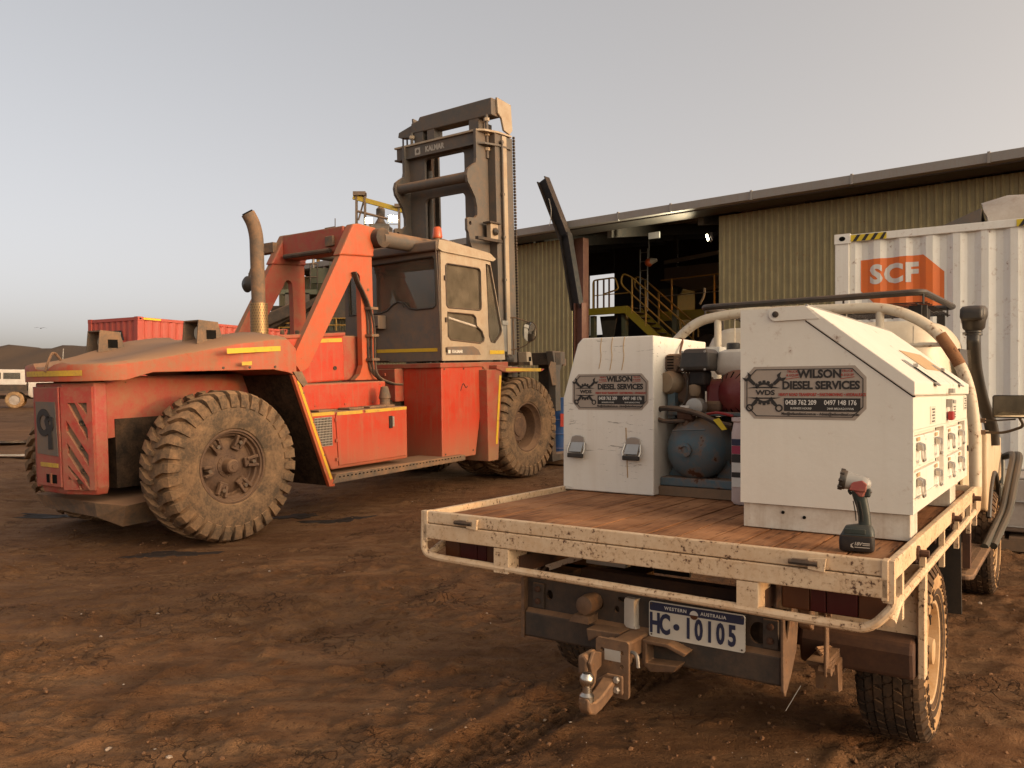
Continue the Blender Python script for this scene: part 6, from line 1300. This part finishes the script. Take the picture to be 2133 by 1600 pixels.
MB().tube(smooth_path([(-.022,0,.212),(-.03,0,.226),(-.018,0,.232)]),.006,6).build('trigger','torch_green',tw); MB().box(.024,.046,-.018,.018,.205,.240).build('switch_boss','torch_green',tw,smooth=0,bevel=.006); MB().lathe([(0,.006),(.004,.006),(.004,0)],(.046,0,.226),X,12).build('pivot_pin','chrome',tw)
hx=Vector((-1,0,.20)).normalized(); hc=Vector((.026,0,.252))
hs=MB(); hs.lathe([(-.022,0),(-.020,.014),(-.008,.026),(.012,.030),(.035,.030),(.058,.033),(.066,.034)],hc,hx,24); hs.build('head_shell','torch_grey',tw,smooth=50)
br_=[]; 
MB().lathe([(.066,.0342),(.070,.037),(.088,.037),(.090,.033),(.086,.030),(.080,.0)],hc,hx,24).build('bezel','black_plastic',tw)
for k in range(8): a=k*math.pi/4; u_=hx.cross(Y).normalized(); p=hc+hx*.084+(u_*math.cos(a)+Y*math.sin(a))*.036; MB().cyl(p-hx*.008,p+hx*.008,.006,n=6).build('bezel_lug','black_plastic',tw)
MB().loft([[(x,-.031,z) for x,z in ((-.028,.232),(.030,.226),(.034,.255),(.018,.268),(-.02,.262))],[(x,-.024,z) for x,z in ((-.03,.230),(.032,.224),(.036,.257),(.020,.270),(-.022,.264))]]).build('head_badge','torch_red',tw,smooth=0,bevel=.003,fixn=True)
MB().prism([(-.016,.232),(.030,.228),(.022,.205),(.006,.205)],'xz',-.023,.023).build('neck','torch_red',tw,smooth=0,bevel=.006)
t=MB(); t.text('18V',.017,(.003,-.0385,.031),X,Z,.001,bold=.0006,shear=.25); t.plate([(-.022,.018),(-.010,.014),(-.018,.026),(-.008,.036),(-.022,.028)],[],(0,-.0385,0),X,Z,.001); t.plate([(.02,.036),(.045,.036),(.045,.032),(.02,.032)],[],(0,-.0385,0),X,Z,.001); t.plate([(-.008,.017),(.045,.017),(.045,.020),(-.008,.020)],[],(0,-.0385,0),X,Z,.001); t.plate([(.02,.026),(.045,.026),(.045,.029),(.02,.029)],[],(0,-.0385,0),X,Z,.001); t.build('battery_print','ink_grey',tw,smooth=0)
# ------------------------------------------------------------------ far left: red container, parked utility, process plant
rz=gz(-11.2,24.6)
rc=thing('shipping_container','red shipping container with orange ring behind the container handler','container',(-11.18,24.6,rz+.5),(0,0,R(60)))
container(rc,'cont_red',6.06,2.44,2.896)
for x in (.5,3.0,5.5): MB().box(x-.15,x+.15,.05,2.39,-.5,-.003).build('bearer','timber',rc,smooth=0)
MB().box(.2,.8,-.004,.004,2.815,2.87).build('hazard_tape','ink_yellow',rc,smooth=0)
ring=MB(); ring.plate(arc(0,0,.20,0,350,35),[arc(0,0,.105,0,350,35)],(-.012,1.78,2.33),-Y,Z,.012); ring.build('orange_ring','logo_orange',rc,smooth=0)
MB().prism([(1.52,2.2),(.62,2.2),(.78,2.5),(1.5,2.5)],'yz',-.008,.0).build('logo_panel','ink_black',rc,smooth=0)
MB().text('CON',.26,(-.012,1.1,2.34),-Y,Z,.003,bold=.006,shear=.2).build('logo_lettering','ink_white',rc,smooth=0)
fu=thing('parked_utility','white single-cab utility with canopy parked far left','utility',(frame(-42,39.5),39.5,gz(-25,39.5)),(0,0,R(-64)))
body=MB(); body.prism([(2.05,.62),(2.05,1.2),(2.12,1.85),(2.3,1.9),(3.1,1.88),(3.55,1.28),(4.6,1.2),(4.75,.95),(4.75,.6),(4.35,.55),(4.25,.85),(3.75,.85),(3.65,.5),(2.2,.5)],'yz',-.8,.8); body.build('cab','far_white',fu,smooth=0,bevel=.05)
MB().prism([(2.45,1.28),(2.45,1.76),(3.05,1.76),(3.38,1.28)],'yz',.80,.812).build('side_window','glass_dark',fu,smooth=0)
MB().prism([(2.45,1.28),(2.45,1.76),(3.05,1.76),(3.38,1.28)],'yz',-.812,-.80).build('side_window','glass_dark',fu,smooth=0)
MB().box(-.9,.9,-.2,2.0,1.12,1.86).build('canopy','far_white',fu,smooth=0,bevel=.03)
MB().box(-.92,.92,-.25,2.02,.84,1.1).build('tray_side','dark_steel',fu,smooth=0)
MB().box(.9,.912,.1,.95,1.4,1.7).build('canopy_vent','dark_steel',fu,smooth=0); MB().box(.9,.912,1.05,1.75,1.4,1.7).build('canopy_window','glass_dark',fu,smooth=0)
MB().box(.81,.83,2.5,2.62,1.08,1.13).build('door_handle','ink_black',fu,smooth=0)
for s in (-1,1):
    for y in (1.5,4.0):
        wv=MB(); wv.lathe([(-.12,.2),(-.12,.36),(-.09,.40),(.09,.40),(.12,.36),(.12,.24)],(s*.72,y,.40),(s,0,0),28); w0=wv.build('wheel','tyre_side',fu)
        MB().lathe([(.11,.24),(.05,.2),(.07,.1),(.09,0)],(s*.72,y,.40),(s,0,0),20).build('rim','far_white',w0)
MB().box(-.5,.5,.2,4.5,.45,.62).build('chassis','under_black',fu,smooth=0)
MB().tube([(.75,3.5,1.3),(.75,3.55,2.9)],.012,5).build('aerial','far_white',fu)
PD=36.0; S_=PD/F_PX
def pp(px,py,dy=0): return Vector(((px-665)*S_,dy,CAMH+(HOR-py)*S_))
pr=thing('process_plant','green and grey screening plant with yellow handrails behind the handler','plant',(frame(665,PD),PD,0),(0,0,0))
def pbox(name,x0,x1,y0,y1,d0,d1,mat):
    a=pp(x0,y1); b=pp(x1,y0); return MB().box(a.x,b.x,d0,d1,a.z,b.z).build(name,mat,pr,smooth=0)
def ptube(name,pts,r,mat): return MB().tube([pp(*p) for p in pts],r,6).build(name,mat,pr)
for px in (598,640,690,745,800): 
    for d in (0,2.6): pbox('column',px-4,px+4,500 if px>680 else 610,830,d,d+.18,'plant_grey' if px<680 else 'plant_green')
pbox('deck',585,660,603,613,0,3,'plant_green'); pbox('deck',640,850,490,500,0,3,'plant_grey'); pbox('lower_deck',560,780,690,698,-.3,3,'dark_steel')
g=pbox('screen_box',644,690,556,588,.3,2.6,'plant_green')
mb=MB(); a,b,c,e=pp(636,590),pp(692,590),pp(680,615),pp(652,615); mb.loft([[(e.x,.6,e.z),(c.x,.6,c.z),(c.x,2,c.z),(e.x,2,e.z)],[(a.x,.2,a.z),(b.x,.2,b.z),(b.x,2.6,b.z),(a.x,2.6,a.z)]]); mb.build('screen_hopper','plant_green',pr,smooth=0)
pbox('drive_box',640,700,618,648,.8,2.4,'plant_grey'); pbox('chute_housing',690,735,590,660,.5,2.2,'plant_grey')
for k,px in enumerate((648,655,664,672,681,689)): ptube('riser_pipe',[(px,556,.4+.3*(k%3)),(px,528-4*(k%2),.4+.3*(k%3))],.06+.02*(k%2),('hopper_grey','rail_orange','plant_grey')[k%3])
cv=MB(); cv.bar(pp(560,690,-.2),pp(690,615,-.2),1.0,.25,(0,0,1)); cv.build('conveyor','dark_steel',pr,smooth=0)
cv=MB(); cv.bar(pp(566,672,-.6),pp(640,640,-.6),.9,.5,(0,0,1)); cv.build('conveyor_head','dark_steel',pr,smooth=0,bevel=.05)
for px in (582,612,630): mb=MB(); a=pp(px,640); mb.loft([[(a.x-.2,-.5,a.z-.25),(a.x+.2,-.5,a.z-.25),(a.x+.2,.1,a.z-.25),(a.x-.2,.1,a.z-.25)],[(a.x-.38,-.6,a.z),(a.x+.3,-.6,a.z),(a.x+.3,.2,a.z),(a.x-.38,.2,a.z)]]); mb.build('roller_guard','dark_steel',pr,smooth=0)
def hrail(x0,x1,y,h,d,mat,n):
    for f in (0,.5): ptube('handrail',[(x0,y-h+h*f,d),(x1,y-h+h*f,d)],.03,mat)
    for k in range(n+1): x=x0+(x1-x0)*k/n; ptube('stanchion',[(x,y,d),(x,y-h,d)],.032,mat)
hrail(678,775,692,28,-.2,'rail_orange',4); hrail(586,660,604,55,.1,'dark_steel',5); hrail(560,660,692,18,-.3,'rail_orange',4)
hrail(696,760,490,14,.1,'galv',3); hrail(648,700,556,26,2.7,'rail_orange',4)
ptube('aerial',[(695,490,.3),(695,452,.3)],.02,'dark_steel'); ptube('aerial_arm',[(673,473,.3),(695,469,.3)],.02,'dark_steel')
for px,y0 in ((739,402),(757,398),(829,426),(843,424)): pbox('gantry_post',px-2,px+2,y0,492,.3,.5,'plant_grey')
pbox('gantry_cap',733,759,396,404,.2,.6,'plant_grey'); pbox('gantry_cap',820,845,422,429,.2,.6,'plant_grey')
MB().bar(pp(732,406,.4),pp(852,439,.4),.14,.2).build('gantry_beam','yellow_paint',pr,smooth=0)
ptube('gantry_brace',[(743,455,.4),(757,405,.4)],.04,'plant_grey'); ptube('gantry_rail',[(737,435,.4),(815,455,.4)],.06,'plant_grey')
mb=MB(); c=pp(785,490,1.0); mb.lathe([(0,.55),(.5,.55),(.62,.3),(.95,.12),(1.05,.2),(1.35,.2),(1.5,.05)],c,Z,20,cap=True); mb.build('vent_vessel','plant_grey',pr)
pbox('vessel_base',765,806,462,492,.4,1.6,'hopper_grey')
for px in (700,718,730,750,765): ptube('brace',[(px,600,1.5),(px+22,700,1.5)],.05,'plant_grey')
pbox('side_cladding',735,772,500,600,2.7,2.8,'hopper_grey')
c0=Vector((frame(665,PD),PD,0))
floodlight('floodlight','lit floodlight on the plant gantry, left of the pair',c0+pp(769,461,-.1),(.25,-1,-.1),1.1,40)
floodlight('floodlight','lit floodlight on the plant gantry beside the mast hoses',c0+pp(819,457,-.1),(.15,-1,-.1),1.4,60)
# ------------------------------------------------------------------ small yard things
x,y=frame(1172,15.8),15.8; gdz=gz(x,y)
dr=thing('drum','blue steel drum against the shed behind the left toolbox','drum',(x,y,gdz),(0,0,0)); DZ=1.5-13/F_PX*15.8-gdz
pf=[(0,.28)]
for k in range(3): pf+=[(.27*k+.02,.285),(.27*k+.24,.285),(.27*k+.255,.297),(.27*k+.27,.285)]
pf+=[(DZ-.02,.285),(DZ,.295)]
MB().lathe(pf,(0,0,0),Z,28,cap=True).build('shell','drum_blue',dr)
MB().box(-.06,.05,-.30,-.292,DZ*.55,DZ*.75).build('red_label','ink_red',dr,smooth=0)
MB().cyl((.15,0,DZ),(.15,0,DZ+.02),.035,n=12).build('bung','steel_black',dr)
for k,(px,d,l,rot,lab) in enumerate(((1155,15.0,2.4,-25,'grey timber sleeper lying nearest the front tyre'),(1165,15.4,2.2,-40,'grey timber sleeper lying behind another beside the front tyre'))):
    x,y=frame(px,d),d; o=MB().box(-l/2,l/2,-.11,.11,0,.14).build('timber_sleeper','timber',None,smooth=0,bevel=.012,loc=(x,y,gz(x,y)+.02),rot=(0,0,R(rot))); tag(o,lab,'sleeper','sleepers by the front tyre')
x,y=ut(1.9,6.9)[:2]; x,y=5.05,8.15
ib_=thing('caged_tank','white plastic tank in a galvanised cage beside the white container','tank',(x,y,gz(x,y)+.02),(0,0,CA))
MB().box(-.42,.6,-.42,.5,.14,.66).build('tank_body','far_white',ib_,bevel=.06,seg=3,smooth=40)
for z in (.2,.44,.66): MB().tube(roundpath([(-.45,-.45,z),(.63,-.45,z),(.63,.53,z),(-.45,.53,z),(-.45,-.45,z)],.06),.012,6).build('cage_bar','galv',ib_)
for a in (-.45,-.15,.15,.45): MB().tube([(a,-.455,.12),(a,-.455,.68)],.010,6).build('cage_bar','galv',ib_)
for a in (-.2,.1,.4): MB().tube([(-.455,a,.12),(-.455,a,.68)],.010,6).build('cage_bar','galv',ib_)
pt=thing('pallet','weathered timber pallet under the caged white tank','pallet',(x,y,gz(x,y)),(0,0,CA))
for a in (-.45,.02,.5): MB().box(-.5,.68,a-.06,a+.06,.0,.10).build('bearer','timber',pt,smooth=0)
for k in range(6): MB().box(-.5+.2*k,-.34+.2*k,-.5,.56,.101,.125).build('board','timber',pt,smooth=0)
b_=thing('bird','small dark bird gliding in the sky at far left','bird',(frame(85,60),60,CAMH+(HOR-684)*60/F_PX),(0,0,R(20)))
mb=MB(); mb.loft([[(0,-.16,0)]*6,[(.03*math.cos(t),-.05,.03*math.sin(t)) for t in np.arange(6)*1.047],[(.035*math.cos(t),.06,.035*math.sin(t)) for t in np.arange(6)*1.047],[(.004*math.cos(t),.18,.004*math.sin(t)) for t in np.arange(6)*1.047]],cap=False); mb.build('body','ink_black',b_)
for s in (-1,1): MB().loft([[(s*.02,-.05,.01),(s*.02,.06,.01),(s*.02,.06,.02),(s*.02,-.05,.02)],[(s*.2,-.06,.06),(s*.2,.03,.06),(s*.2,.03,.07),(s*.2,-.06,.07)],[(s*.42,-.10,.01),(s*.42,-.07,.01),(s*.42,-.07,.015),(s*.42,-.10,.015)]]).build('wing','ink_black',b_)
